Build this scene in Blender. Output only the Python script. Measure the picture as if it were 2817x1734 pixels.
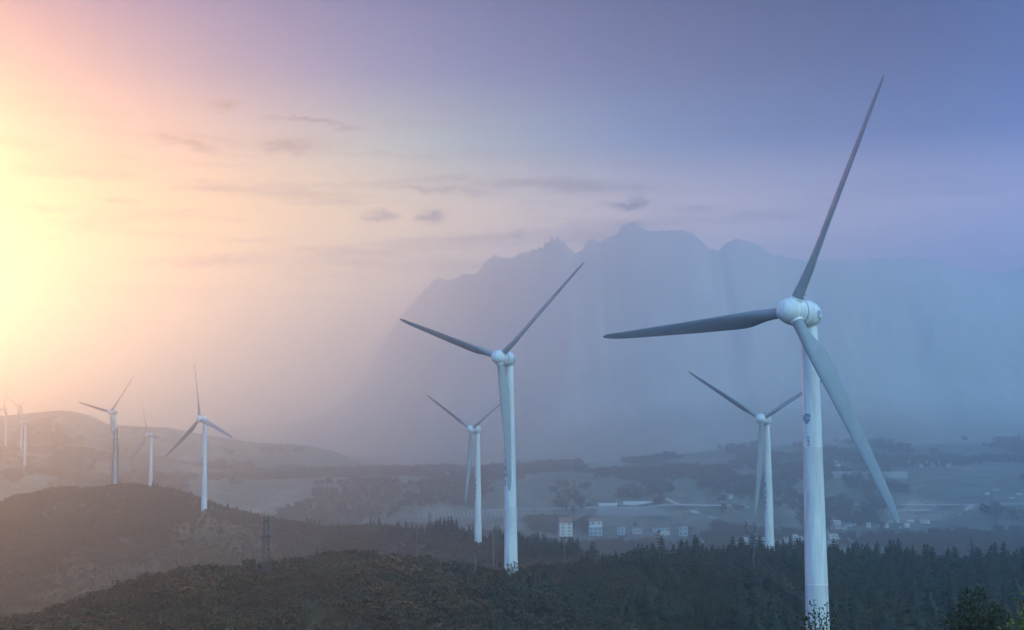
import bpy, bmesh, math, random
import numpy as np
from mathutils import Vector, Matrix

for o in list(bpy.data.objects): bpy.data.objects.remove(o)
sc = bpy.context.scene
COL = sc.collection
PI = math.pi
rng = np.random.default_rng(7)
random.seed(7)

# ------------------------------------------------------------------ camera
CZ = 112.0                                   # camera height above the valley floor
FPX, PW, PH = 3870.0, 2817.0, 1734.0         # focal length and size of the picture in photo pixels
PITCH, ROLL = math.atan(323 / FPX), 0.010
FW = np.array([0, math.cos(PITCH), math.sin(PITCH)])
U0 = np.array([0, -math.sin(PITCH), math.cos(PITCH)]); R0 = np.array([1.0, 0, 0])
UP = U0 * math.cos(ROLL) + R0 * math.sin(ROLL)
RT = R0 * math.cos(ROLL) - U0 * math.sin(ROLL)
cam = bpy.data.cameras.new('camera'); co = bpy.data.objects.new('camera', cam); COL.objects.link(co)
co.matrix_world = Matrix(((RT[0], UP[0], -FW[0], 0), (RT[1], UP[1], -FW[1], 0), (RT[2], UP[2], -FW[2], CZ), (0, 0, 0, 1)))
cam.sensor_width = 36; cam.lens = 36 * FPX / PW
cam.clip_start = 0.5; cam.clip_end = 30000
sc.camera = co

def ray(px, py):                             # direction of a photo pixel
    return FW + RT * (px - PW / 2) / FPX + UP * (PH / 2 - py) / FPX
def at(px, py, Y):                           # world point at depth Y along a photo pixel
    r = ray(px, py); p = r / r[1] * Y
    return np.array([p[0], p[1], p[2] + CZ])
def project(p):                              # arrays of world points -> photo pixels
    p = np.asarray(p, float) - np.array([0, 0, CZ])
    d = p @ FW
    return PW / 2 + FPX * (p @ RT) / d, PH / 2 - FPX * (p @ UP) / d
def azel(px, py):
    r = ray(px, py)
    return math.degrees(math.atan2(r[0], r[1])), math.degrees(math.atan2(r[2], math.hypot(r[0], r[1])))

# ------------------------------------------------------------------ world sky
SUN_AZ, SUN_EL = -31.0, 6.5                  # degrees, azimuth from the view axis (+y) towards +x
W = bpy.data.worlds.new('World'); sc.world = W; W.use_nodes = True
wt = W.node_tree; wt.nodes.clear()
def lin(c):
    c = np.array(c, float) / 255
    return tuple(np.where(c <= 0.04045, c / 12.92, ((c + 0.055) / 1.055) ** 2.4))
class NT:
    def __init__(s, t): s.t = t
    def n(s, ty, ins=(), out=0, **kw):
        nd = s.t.nodes.new(ty)
        for k, v in kw.items(): setattr(nd, k, v)
        for k, v in (ins.items() if isinstance(ins, dict) else enumerate(ins)):
            if v is None: continue
            if isinstance(v, bpy.types.NodeSocket): s.t.links.new(v, nd.inputs[k])
            else: nd.inputs[k].default_value = v
        return nd.outputs[out]
    def m(s, op, a, b=None, c=None): return s.n('ShaderNodeMath', (a, b, c), operation=op)
    def mr(s, v, a, b, c=0.0, d=1.0, smooth=True):
        return s.n('ShaderNodeMapRange', (v, a, b, c, d), interpolation_type='SMOOTHSTEP' if smooth else 'LINEAR')
    def mix(s, f, a, b, mode='MIX'):
        nd = s.t.nodes.new('ShaderNodeMix'); nd.data_type = 'RGBA'; nd.blend_type = mode
        for k, v in ((0, f), (6, a), (7, b)):
            if isinstance(v, bpy.types.NodeSocket): s.t.links.new(v, nd.inputs[k])
            else: nd.inputs[k].default_value = v if k == 0 else (*v[:3], 1)
        return nd.outputs[2]
    def ramp(s, f, stops, interp='LINEAR'):
        nd = s.t.nodes.new('ShaderNodeValToRGB'); cr = nd.color_ramp; cr.interpolation = interp
        while len(cr.elements) < len(stops): cr.elements.new(1.0)
        for e, (p, c) in zip(cr.elements, stops): e.position = p; e.color = (*c, 1)
        s.t.links.new(f, nd.inputs[0]); return nd.outputs[0]
N = NT(wt)
dirv = N.n('ShaderNodeVectorMath', (N.n('ShaderNodeTexCoord'),), operation='NORMALIZE')
sx = wt.nodes.new('ShaderNodeSeparateXYZ'); wt.links.new(dirv, sx.inputs[0])
az = N.m('MULTIPLY', N.m('ARCTAN2', sx.outputs[0], sx.outputs[1]), 180 / PI)
el = N.m('MULTIPLY', N.m('ARCSINE', sx.outputs[2]), 180 / PI)
da = N.m('ABSOLUTE', N.m('WRAP', N.m('SUBTRACT', az, SUN_AZ), 180.0, -180.0))
ELS = [0, 3.5, 6, 8.7, 11.6, 14.5, 17.4, 27, 50, 85]
SKY = {   # sky colour by elevation, one column per angle from the sun's azimuth
  6:   [(278,200,135),(262,184,100),(232,162,62),(196,128,50),(130,70,70),(0,10,80),(0,0,110),(0,50,145),(18,75,195),(55,115,195)],
  16:  [(318,270,208),(314,264,165),(302,252,120),(288,230,100),(235,178,155),(115,110,155),(0,60,150),(0,60,150),(18,75,195),(55,115,195)],
  26:  [(285,240,238),(284,240,236),(304,268,206),(300,264,182),(170,212,194),(0,95,176),(0,75,145),(0,50,135),(15,68,195),(55,115,195)],
  36:  [(235,215,262),(226,208,250),(246,216,236),(264,238,228),(0,125,192),(0,65,130),(0,40,95),(0,20,95),(10,58,185),(55,115,195)],
  46:  [(110,120,215),(118,122,210),(170,160,208),(212,200,222),(30,75,140),(0,20,80),(0,0,65),(0,0,70),(10,58,185),(55,115,195)],
  97:  [(70,125,262),(76,135,268),(90,150,282),(110,175,302),(130,200,322),(145,216,337),(152,230,345),(150,230,345),(110,200,310),(55,115,195)],
  150: [(245,318,362),(255,328,362),(266,334,364),(280,340,364),(294,348,364),(300,352,364),(304,354,364),(300,352,362),(255,325,345),(55,115,195)],
}
SKY_GAIN = 1.0
BACK_GAIN = 1.0
elf = N.mr(el, 0.0, 90.0, smooth=False)
ks = sorted(SKY)
ramps = [N.ramp(elf, [(e / 90, lin(c)) for e, c in zip(ELS, SKY[k])]) for k in ks]
sky = ramps[0]
for i in range(1, len(ks)):
    ov = 3.0 if ks[i] < 50 else 0
    sky = N.mix(N.mr(da, ks[i - 1] - ov, ks[i] + ov), sky, ramps[i])
sky = N.n('ShaderNodeVectorMath', {0: sky, 'Scale': N.mr(da, 50.0, 120.0, 1.0, BACK_GAIN)}, operation='SCALE')
# glow of the low sun through the thin cloud round it
sd = Vector((math.sin(math.radians(SUN_AZ)) * math.cos(math.radians(SUN_EL)), math.cos(math.radians(SUN_AZ)) * math.cos(math.radians(SUN_EL)), math.sin(math.radians(SUN_EL))))
dsun = N.m('MULTIPLY', N.m('ARCCOSINE', N.n('ShaderNodeVectorMath', (dirv, tuple(sd)), out=1, operation='DOT_PRODUCT')), 180 / PI)
# clouds: streaks and small puffs, laid out in azimuth and elevation
cv = N.n('ShaderNodeCombineXYZ', (az, el, 0.0))
warp = N.n('ShaderNodeTexNoise', {0: N.n('ShaderNodeVectorMath', (cv, (0.55, 1.1, 1)), operation='MULTIPLY'), 'Scale': 1.6, 'Detail': 5.0, 'Roughness': 0.62}, out=1)
wv = N.n('ShaderNodeVectorMath', (warp, (0.5, 0.5, 0.5)), operation='SUBTRACT')
cw = N.n('ShaderNodeVectorMath', (cv, N.n('ShaderNodeVectorMath', (wv, (1.5, 0.85, 0)), operation='MULTIPLY')), operation='ADD')
st = N.n('ShaderNodeTexNoise', {0: N.n('ShaderNodeVectorMath', (N.n('ShaderNodeVectorMath', (cv, N.n('ShaderNodeVectorMath', (wv, (5.0, 0.55, 0)), operation='MULTIPLY')), operation='ADD'), (0.085, 1.0, 1)), operation='MULTIPLY'), 'Scale': 0.95, 'Detail': 5.5, 'Roughness': 0.58, 'Lacunarity': 2.1})
streak = N.mr(st, 0.46, 0.74)
streak = N.m('MULTIPLY', streak, N.m('MULTIPLY', N.mr(el, 2.5, 5.5), N.mr(el, 15.0, 10.5)))
streak = N.m('MULTIPLY', streak, N.mr(da, 65.0, 17.0, 0.25, 1.0))
PUFFS = [(620,289,42,15,0,.42),(500,392,125,13,-10,.55),(560,380,170,22,-8,.22),(788,402,78,24,0,.62),(800,400,150,30,0,.2),(60,398,100,22,-6,.42),(858,334,140,6,-7,.5),
         (95,571,120,9,-3,.6),(560,717,200,17,3,.5),(320,552,62,10,0,.42),(490,583,90,6,-3,.35),(1185,595,48,17,0,.6),(1052,594,50,14,0,.5),(1725,562,62,13,4,.7),(1752,553,22,16,0,.6),
         (1425,648,42,12,0,.38),(1345,652,26,11,0,.25),(1735,618,60,15,0,.5),(2170,600,60,7,0,.3),(1460,494,90,7,0,.35),(1900,580,120,10,0,.25),(1200,520,170,9,-3,.35),(900,760,160,12,0,.2),
         (330,640,260,12,-2,.3),(60,655,120,10,0,.35),(170,880,160,10,0,.2)]
pm = None
for px, py, w, h, t, s in PUFFS:
    a0, e0 = azel(px, py); d = math.degrees(1 / FPX)
    mp = wt.nodes.new('ShaderNodeMapping'); mp.vector_type = 'TEXTURE'
    wt.links.new(cw, mp.inputs[0]); mp.inputs[1].default_value = (a0, e0, 0)
    mp.inputs[2].default_value = (0, 0, math.radians(t)); mp.inputs[3].default_value = (w * d * 1.5, h * d * 1.7, 1)
    g = N.mr(N.n('ShaderNodeVectorMath', (mp.outputs[0],), out=1, operation='LENGTH'), 1.0, 0.0, 0.0, min(1.2, s * 2.2))
    pm = g if pm is None else N.m('MAXIMUM', pm, g)
fine = N.n('ShaderNodeTexNoise', {0: N.n('ShaderNodeVectorMath', (cw, (0.8, 2.2, 1)), operation='MULTIPLY'), 'Scale': 2.2, 'Detail': 6.0, 'Roughness': 0.65})
pm = N.m('MULTIPLY', pm, N.mr(fine, 0.28, 0.6, 0.35, 1.05))
cl = N.m('MINIMUM', N.m('MAXIMUM', pm, N.m('MULTIPLY', streak, 0.95)), 1.0)
ctint = N.mix(N.mr(da, 9.0, 31.0), lin((120, 60, 40)), lin((50, 40, 70)))
sky = N.mix(cl, sky, N.mix(1.0, sky, ctint, 'MULTIPLY'))
glow = N.m('MULTIPLY', N.mr(dsun, 7.0, 0.0), 0.0)
sky = N.mix(1.0, sky, N.mix(glow, (0, 0, 0), (1.0, 0.72, 0.38)), 'ADD')
nis = wt.nodes.new('ShaderNodeTexSky'); nis.sky_type = 'NISHITA'; nis.sun_disc = False
nis.sun_elevation = math.radians(SUN_EL); nis.sun_rotation = math.radians(SUN_AZ)
bg1 = N.n('ShaderNodeBackground', (sky, SKY_GAIN)); bg2 = N.n('ShaderNodeBackground', (nis.outputs[0], 0.01))
wo = wt.nodes.new('ShaderNodeOutputWorld'); wt.links.new(N.n('ShaderNodeAddShader', (bg1, bg2)), wo.inputs[0])
W.cycles.sampling_method = 'MANUAL'; W.cycles.sample_map_resolution = 1024

# ------------------------------------------------------------------ sun, exposure, renderer
sl = bpy.data.lights.new('sun', 'SUN'); sl.energy = 2.5; sl.angle = math.radians(0.6); sl.color = (1.0, .36, .11)
so = bpy.data.objects.new('sun', sl); COL.objects.link(so)
so.rotation_euler = sd.to_track_quat('Z', 'Y').to_euler(); so.location = (-200, 300, 400)
sc.view_settings.view_transform = 'Standard'; sc.view_settings.look = 'None'
sc.view_settings.exposure = 0.22; sc.view_settings.gamma = 1.0; sc.view_settings.use_curve_mapping = False
sc.render.engine = 'CYCLES'
cy = sc.cycles
cy.use_denoising = True; cy.denoiser = 'OPENIMAGEDENOISE'; cy.denoising_input_passes = 'RGB_ALBEDO_NORMAL'
cy.max_bounces = 12; cy.volume_bounces = 10; cy.diffuse_bounces = 2; cy.glossy_bounces = 2; cy.transmission_bounces = 2
cy.use_adaptive_sampling = False
cy.sample_clamp_indirect = 6.0

# ------------------------------------------------------------------ helpers
def tag(o, label=None, cat=None, group=None, kind=None):
    if label: o['label'] = label
    if cat: o['category'] = cat
    if group: o['group'] = group
    if kind: o['kind'] = kind
    return o
def link(name, me, mat=None, parent=None, loc=None):
    o = bpy.data.objects.new(name, me); COL.objects.link(o)
    if mat and not me.materials: me.materials.append(mat)
    if parent: o.parent = parent
    if loc is not None: o.location = loc
    return o
def empty(name, loc, rz=0.0):
    o = bpy.data.objects.new(name, None); COL.objects.link(o)
    o.location = loc; o.rotation_euler = (0, 0, rz); o.empty_display_size = 0.5
    return o
def mesh_np(name, v, f, smooth=False):
    me = bpy.data.meshes.new(name)
    v = np.asarray(v, np.float32); f = np.asarray(f, np.int32); k = f.shape[1]
    me.vertices.add(len(v)); me.vertices.foreach_set('co', v.ravel())
    me.loops.add(f.size); me.loops.foreach_set('vertex_index', f.ravel())
    me.polygons.add(len(f)); me.polygons.foreach_set('loop_start', np.arange(0, f.size, k, dtype=np.int32))
    if smooth: me.polygons.foreach_set('use_smooth', np.ones(len(f), bool))
    me.update(); me.validate()
    return me
class MB:
    """collects boxes, bars and tubes into one mesh"""
    def __init__(s): s.v = []; s.f = []
    def add(s, v, f):
        b = len(s.v); s.v += [tuple(p) for p in v]; s.f += [tuple(i + b for i in q) for q in f]; return s
    def box(s, x0, x1, y0, y1, z0, z1):
        v = [(x, y, z) for z in (z0, z1) for y in (y0, y1) for x in (x0, x1)]
        return s.add(v, [(0, 2, 3, 1), (4, 5, 7, 6), (0, 1, 5, 4), (2, 6, 7, 3), (0, 4, 6, 2), (1, 3, 7, 5)])
    def tube(s, pts, rad, n=8, cap=True):
        pts = [np.array(p, float) for p in pts]
        rad = rad if hasattr(rad, '__len__') else [rad] * len(pts)
        V = []; F = []
        for i, p in enumerate(pts):
            t = pts[min(i + 1, len(pts) - 1)] - pts[max(i - 1, 0)]; t /= np.linalg.norm(t) + 1e-9
            a = np.cross(t, (0, 0, 1) if abs(t[2]) < .9 else (1, 0, 0)); a /= np.linalg.norm(a); b = np.cross(t, a)
            V += [p + rad[i] * (a * math.cos(k * 2 * PI / n) + b * math.sin(k * 2 * PI / n)) for k in range(n)]
        for i in range(len(pts) - 1):
            F += [(i * n + k, i * n + (k + 1) % n, (i + 1) * n + (k + 1) % n, (i + 1) * n + k) for k in range(n)]
        if cap: F += [tuple(range(n))[::-1], tuple((len(pts) - 1) * n + k for k in range(n))]
        return s.add(V, F)
    def lathe(s, prof, n=48, axis='z'):
        V = []; F = []
        for (r, h) in prof:
            for k in range(n):
                a = 2 * PI * k / n; x, y = r * math.cos(a), r * math.sin(a)
                V.append((x, y, h) if axis == 'z' else (x, h, y))
        for i in range(len(prof) - 1):
            for k in range(n):
                q = (i * n + k, i * n + (k + 1) % n, (i + 1) * n + (k + 1) % n, (i + 1) * n + k)
                F.append(q if axis == 'z' else q[::-1])
        return s.add(V, F)
    def mesh(s, name, smooth=False, angle=None):
        me = bpy.data.meshes.new(name); me.from_pydata(s.v, [], s.f)
        if smooth:
            me.polygons.foreach_set('use_smooth', [True] * len(me.polygons))
            if angle: me.set_sharp_from_angle(angle=math.radians(angle))
        me.update(); return me
def smooth01(x, a, b):
    t = np.clip((np.asarray(x, float) - a) / (b - a), 0, 1); return t * t * (3 - 2 * t)
_tab = rng.random((256, 256))
def vnoise(x, y):
    xi = np.floor(x).astype(int); yi = np.floor(y).astype(int); fx = x - xi; fy = y - yi
    fx = fx * fx * (3 - 2 * fx); fy = fy * fy * (3 - 2 * fy)
    g = lambda i, j: _tab[i & 255, j & 255]
    return (g(xi, yi) * (1 - fx) + g(xi + 1, yi) * fx) * (1 - fy) + (g(xi, yi + 1) * (1 - fx) + g(xi + 1, yi + 1) * fx) * fy - .5
def fbm(x, y, s, octv=4, rough=.5):
    t = 0; a = 1
    for k in range(octv):
        t = t + a * vnoise(x / s + 17.3 * k, y / s + 9.1 * k); s = s / 2.03; a *= rough
    return t

# ------------------------------------------------------------------ materials
def material(name):
    m = bpy.data.materials.new(name); m.use_nodes = True; m.node_tree.nodes.clear()
    return m, NT(m.node_tree)
def finish(m, n, col, rough=0.8, bump=None, metal=0.0, spec=0.3, bstr=0.3, bdist=0.1, trans=None):
    b = n.t.nodes.new('ShaderNodeBsdfPrincipled')
    for k, v in (('Base Color', col), ('Roughness', rough), ('Metallic', metal), ('Specular IOR Level', spec)):
        if isinstance(v, bpy.types.NodeSocket): n.t.links.new(v, b.inputs[k])
        else: b.inputs[k].default_value = (*v[:3], 1) if k == 'Base Color' else v
    if bump is not None:
        n.t.links.new(n.n('ShaderNodeBump', {'Strength': bstr, 'Distance': bdist, 'Height': bump}), b.inputs['Normal'])
    out = n.t.nodes.new('ShaderNodeOutputMaterial'); sh = b.outputs[0]
    if trans is not None:
        tr = n.n('ShaderNodeBsdfTranslucent', {0: trans}); sh = n.n('ShaderNodeMixShader', (0.3, sh, tr))
    n.t.links.new(sh, out.inputs[0]); return m
def objco(n): return n.n('ShaderNodeTexCoord', out=3)
def geo(n): return n.n('ShaderNodeNewGeometry')
def plain(name, c, rough=.7, var=.12, scale=3.0, metal=0.0, spec=.3):
    m, n = material(name)
    t = n.n('ShaderNodeTexNoise', {0: objco(n), 'Scale': scale, 'Detail': 4.0, 'Roughness': .6})
    c0 = tuple(x * (1 - var) for x in c); c1 = tuple(min(1, x * (1 + var)) for x in c)
    return finish(m, n, n.mix(n.mr(t, .3, .7), c0, c1), rough, metal=metal, spec=spec)
def paint_mat():
    m, n = material('white_turbine_paint')
    p = objco(n)
    t = n.n('ShaderNodeTexNoise', {0: n.n('ShaderNodeVectorMath', (p, (1, 1, .08)), operation='MULTIPLY'), 'Scale': 1.6, 'Detail': 5.0, 'Roughness': .65})
    t2 = n.n('ShaderNodeTexNoise', {0: p, 'Scale': .22, 'Detail': 3.0})
    c = n.mix(n.mr(t, .35, .75), (.69, .70, .71), (.50, .50, .495))
    c = n.mix(n.mr(t2, .4, .75, 0, .5), c, (.58, .59, .60))
    return finish(m, n, c, n.mr(t, .3, .7, .38, .55), spec=.4)
M = dict(
    paint=paint_mat(),
    blade=plain('blade_gelcoat', (.22, .24, .26), .42, .05, .5, spec=.4),  # dark grey: shade of the backlit blades is put into the base colour
    dark=plain('dark_gap', (.03, .03, .035), .7), mark=plain('blue_marking_paint', (.02, .09, .22), .6, .05),
    glyph=plain('dark_marking_paint', (.05, .06, .08), .6, .05),
    concrete=plain('foundation_concrete', (.36, .34, .31), .9, .15, 1.5), steel=plain('galvanised_steel', (.30, .31, .32), .5, .1, metal=.5),
    darksteel=plain('weathered_steel', (.11, .11, .12), .6, .15, metal=.3), wood=plain('pole_concrete', (.25, .24, .22), .9, .15, 2.0),
    bark=plain('bark', (.07, .05, .035), .95, .3, 8.0),
    wall_white=plain('white_render_wall', (.72, .71, .68), .9, .08, .8), wall_grey=plain('grey_render_wall', (.48, .48, .47), .9, .1, .8),
    wall_blue=plain('blue_painted_wall', (.32, .46, .53), .85, .1, .8), roof_red=plain('red_tile_roof', (.30, .14, .11), .9, .2, 2.0),
    roof_grey=plain('grey_roof', (.30, .30, .31), .9, .15, 1.0), roof_pale=plain('pale_sheet_roof', (.68, .68, .66), .6, .08, .5),
    glass=plain('window_opening', (.03, .035, .04), .25, .1), cable=plain('cable', (.16, .16, .17), .6, .05),
    dirt=plain('pale_dirt', (.52, .44, .35), .95, .15, .2), road=plain('road_surface', (.42, .40, .38), .9, .1, .1),
    soil=plain('pale_bare_soil', (.46, .38, .30), .95, .25, .3), crop=plain('crop_row_cover', (.32, .29, .28), .8, .15, .4),
)
def foliage_mat(name, cols, trans=True, wrapcol=-1, wscale=.03, rough=.75, spec=.2):
    m, n = material(name)
    r = n.n('ShaderNodeObjectInfo', out=5)
    g = n.n('ShaderNodeNewGeometry')
    c = n.ramp(r, [(i / (len(cols) - 1), k) for i, k in enumerate(cols)])
    t = n.n('ShaderNodeTexNoise', {0: g, 'Scale': wscale, 'Detail': 3.0})
    c = n.mix(n.mr(t, .38, .62, 0, .7), c, cols[wrapcol])
    t2 = n.n('ShaderNodeTexNoise', {0: g, 'Scale': 1.3, 'Detail': 2.0})
    hs = n.n('ShaderNodeHueSaturation', {'Value': n.mr(t2, .25, .75, .5, 1.6), 'Color': c})
    return finish(m, n, hs, rough, spec=spec, trans=hs if trans else None)
M['pine'] = foliage_mat('pine_needles', [(.028, .050, .028), (.035, .055, .030), (.024, .040, .026), (.050, .055, .030)])
M['scrub'] = foliage_mat('scrub_leaves', [(.060, .058, .030), (.140, .085, .042), (.085, .075, .038), (.165, .092, .048), (.070, .052, .032), (.120, .090, .050)], wrapcol=4)
M['haze_tint_scrub'] = foliage_mat('haze_tint_scrub_leaves', [(.10, .085, .045), (.17, .105, .062), (.125, .10, .055), (.20, .12, .075), (.11, .075, .05), (.15, .12, .07)], wrapcol=4)  # scrub copy made lighter and redder: warm haze put into the leaf colour
M['green_scrub'] = foliage_mat('dark_green_scrub_leaves', [(.030, .052, .034), (.045, .060, .036), (.036, .056, .032), (.060, .062, .036)])
M['leaf'] = foliage_mat('broad_leaves', [(.022, .038, .013), (.034, .045, .015)], rough=.45, spec=.5)
M['yellow_leaf'] = foliage_mat('yellow_green_leaves', [(.20, .20, .03), (.12, .15, .03)], rough=.45, spec=.5)

# ------------------------------------------------------------------ terrain heights
def ridge(pts, tree=0.0):
    X = []; Y = []; Z = []
    for px, py, d in pts:
        p = at(px, py, d); X.append(p[0]); Y.append(d); Z.append(p[2] - tree)
    return np.array(X), np.array(Y, float), np.array(Z)
MD = 2900
mtn_sky = [(-900,1190),(-300,1185),(0,1185),(200,1180),(400,1175),(650,1170),(800,1160),(880,1143),(930,1116),(950,1108),(972,1078),(985,1068),(1005,1028),(1018,1012),(1036,972),(1048,958),(1062,925),(1090,885),(1121,848),(1153,809),(1203,759),(1239,770),(1267,752),(1310,748),(1332,716),(1360,694),(1385,703),(1410,703),(1432,689),(1461,684),(1493,673),(1518,650),(1539,650),(1557,662),(1575,687),(1593,691),(1614,659),(1632,650),(1650,662),(1675,648),(1697,641),(1711,619),(1732,609),(1754,612),(1782,630),(1832,629),(1861,631),(1890,631),(1918,648),(1947,680),(1977,689),(1997,669),(2026,657),(2061,666),(2097,680),(2126,702),(2154,703),(2190,712),(2226,719),(2276,714),(2326,716),(2376,716),(2433,707),(2462,714),(2498,707),(2526,716),(2569,717),(2598,727),(2641,739),(2684,741),(2727,750),(2762,750),(2817,734),(2900,700),(3050,740),(3300,720),(3700,800),(4300,850)]
RIDGES = [  # crest table, near slope, far slope, rounding, blend
    (ridge([(-900,1850,330),(-300,1790,335),(0,1712,340),(60,1690,342),(130,1668,345),(200,1645,350),(350,1592,360),(430,1572,362),(520,1562,365),(700,1549,368),(755,1556,372),(850,1530,380),(960,1515,385),(1100,1527,388),(1200,1548,390),(1400,1562,394),(1500,1560,405),(1600,1556,425),(1700,1543,450),(1800,1531,470),(1900,1524,480),(2200,1523,485),(2500,1533,485),(2817,1542,490),(3200,1545,500),(3900,1560,520)], 3.5), .035, .33, 18, 5),
    (ridge([(-900,1470,1010),(-300,1430,1005),(0,1395,1000),(48,1366,1000),(98,1368,1000),(133,1348,1000),(178,1343,1000),(216,1345,1000),(270,1337,1000),(343,1329,1000),(397,1338,1000),(428,1340,1000),(470,1348,995),(508,1362,990),(571,1384,985),(635,1400,975),(717,1419,960),(780,1434,940),(842,1443,920),(897,1447,900),(981,1444,865),(1037,1452,840),(1112,1461,815),(1180,1462,790),(1242,1455,765),(1307,1469,740),(1382,1474,720),(1437,1490,700),(1502,1506,670),(1600,1524,620),(1700,1545,590),(1850,1600,560),(2100,1700,540),(3500,1800,540)], 3.0), .27, .34, 26, 8),
    (ridge([(-900,1180,2080),(-300,1195,2080),(0,1214,2080),(70,1220,2080),(143,1225,2080),(203,1239,2080),(300,1255,2080),(381,1263,2060),(444,1264,2050),(540,1281,2040),(573,1290,2030),(700,1296,2010),(917,1302,2000),(1000,1307,1990),(1090,1320,1980),(1158,1346,1970),(1260,1385,1960),(1400,1440,1950),(4000,1500,1950)]), .17, .2, 60, 8),
    (ridge([(-900,1060,2400),(-300,1110,2400),(0,1146,2400),(71,1138,2400),(171,1130,2400),(197,1134,2400),(238,1151,2400),(280,1165,2400),(349,1171,2400),(460,1176,2400),(560,1195,2400),(700,1218,2400),(745,1220,2400),(830,1224,2400),(917,1241,2400),(1000,1275,2400),(1100,1310,2400),(1300,1350,2400),(4000,1400,2400)]), .22, .2, 60, 10),
    (ridge([(1380,1460,1900),(1600,1385,1900),(1703,1332,1900),(1774,1304,1900),(1862,1292,1900),(1933,1296,1900),(1986,1310,1900),(2032,1334,1900),(2120,1370,1900),(2350,1440,1900)]), .22, .3, 40, 8),
    (ridge([(2240,1400,2050),(2350,1350,2060),(2450,1328,2060),(2520,1324,2060),(2591,1325,2060),(2620,1348,2060),(2660,1350,2060),(2697,1334,2060),(2760,1330,2060),(2817,1334,2060),(3300,1330,2060)]), .16, .1, 30, 6),
]
MTN = ridge([(x, y, float(np.interp(x, [900, 1060, 1121, 1203, 1310, 1460, 1600, 1780, 2000], [5600, 5150, 4650, 4100, 3650, 3300, 3120, 2980, MD]))) for x, y in mtn_sky])   # the massif recedes to the left
BX = [-3000, -700, -300, -60, 0, 20, 45, 100, 205, 250, 330, 450, 700, 1100, 1600, 1850, 2000, 2300, 2500, 2800, 4200, 9000]
BZ = [-108, -106, -45, -4, -1.8, -4.5, -9.5, -23, -45, -46, -46, -60, -92, -107, -110, -104, -96, -72, -54, -50, -60, -60]
PADS = []
def smax(a, b, k):
    h = np.clip(.5 + .5 * (b - a) / k, 0, 1); return a * (1 - h) + b * h + k * h * (1 - h)
def height(x, y, pads=True):
    x = np.asarray(x, float); y = np.asarray(y, float)
    z = CZ + np.interp(y, BX, BZ) - 30 * smooth01(np.abs(x), 250, 700) * smooth01(y, 260, 60)
    z = z + 2.5 * fbm(x, y, 90, 3) * smooth01(y, 30, 150)
    for (X, Y, Z), sn, sf, w, k in RIDGES:
        yc = np.interp(x, X, Y); zc = np.interp(x, X, Z); d = y - yc
        rough = np.clip(np.abs(d) / 120, .15, 1)
        zz = zc - np.where(d < 0, sn, sf) * (np.sqrt(d * d + w * w) - w) + fbm(x, y, 60 + yc * .08, 4) * (3 + yc * .006) * rough
        z = smax(z, np.where(z - zz > 60, z - 60, zz), k)
    X, Y, Z = MTN
    yc = np.interp(x, X, Y) + 25 * fbm(x + 900, x * 0, 300, 4); zc = np.interp(x, X, Z); zb = CZ - 58
    d = y - yc
    f = np.where(d < 0, np.exp(-(np.abs(d) / 260) ** 1.15), np.exp(-d / 900))
    rg = 1 - np.abs(fbm(x * 1.0, y * .55, 240, 5, .55)) * 3.2
    m = zb + (zc - zb) * f + (np.clip(zc - zb, 0, 400) * .12 * (rg - .35)) * np.clip(np.abs(d) / 120, .07, 1) * np.clip(f, 0, .6)
    z = smax(z, m, 6) * smooth01(y, 1500, 1900) + z * (1 - smooth01(y, 1500, 1900))
    if pads:
        for px, py, pz, pr in PADS:
            q = np.exp(-(np.hypot(x - px, y - py) / pr) ** (4 if pr < 13 else 2.4)); z = z * (1 - q) + pz * q
    return z

# turbines: hub pixel in the photo, depth, yaw, rotor phase (fitted), pad radius
TURB = [
 dict(k='near', hub=(2178,856.6), D=216.0, psi=47.3, ph=63.2, pad=9, label='largest white wind turbine, standing closest, in front of the dark pine ridge', mark=30),
 dict(k='mid', hub=(1374.4,983.8), D=395.1, psi=35.7, ph=40.6, pad=12, label='tall white turbine rising from scrub mid picture, one blade hanging over its tower', mark=58),
 dict(k='mid2', hub=(1296.3,1181.3), D=731.9, psi=43.4, ph=30.6, pad=16, label='smaller white turbine in front of a pine row, close left of the tall scrub turbine', mark=58),
 dict(k='r', hub=(2094.8,1153.5), D=560.0, psi=36.5, ph=28.4, pad=26, label='white turbine behind the dark pine ridge, its tower foot hidden by pines', mark=58),
 dict(k='l', hub=(548.8,1153.3), D=916.4, psi=37.4, ph=100.7, pad=26, label='white turbine on the warm hazy left hill, one blade straight up, foot on a platform', mark=58),
 dict(k='l2', hub=(304.7,1133.8), D=1114.4, psi=33.3, ph=47.2, pad=30, label='faint turbine behind the hill crest with a lattice mast in front of its tower', mark=None),
 dict(k='l3', hub=(405.6,1196.6), D=1426.6, psi=40.3, ph=109.5, pad=30, label='low faint turbine in the haze between the mast and the platform turbine', mark=None),
 dict(k='f1', hub=(60.5,1162.5), D=1733.3, psi=40.4, ph=113.7, pad=75, label='ghostly turbine of the far left cluster, lowest hub and whole pale tower showing', mark=None),
 dict(k='f2', hub=(52,1121), D=2030.0, psi=40, ph=33, pad=60, label='ghostly turbine of the far left cluster with two blades raised in a V', mark=None),
 dict(k='f3', hub=(9.6,1123.4), D=2007.9, psi=39.6, ph=73.3, pad=60, label='ghostly turbine at the very left edge, one blade almost upright', mark=None),
]
HUBH, OVER, BL, TILT, CONE = 62.0, 4.5, 38.0, 5.0, 2.0
for t in TURB:
    h = at(*t['hub'], t['D']); p = math.radians(t['psi'])
    t['base'] = (h[0] + OVER * math.sin(p), h[1] + OVER * math.cos(p), h[2] - HUBH + OVER * math.sin(math.radians(TILT)) * 0)
    PADS.append((*t['base'][:3], t['pad']))

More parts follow.
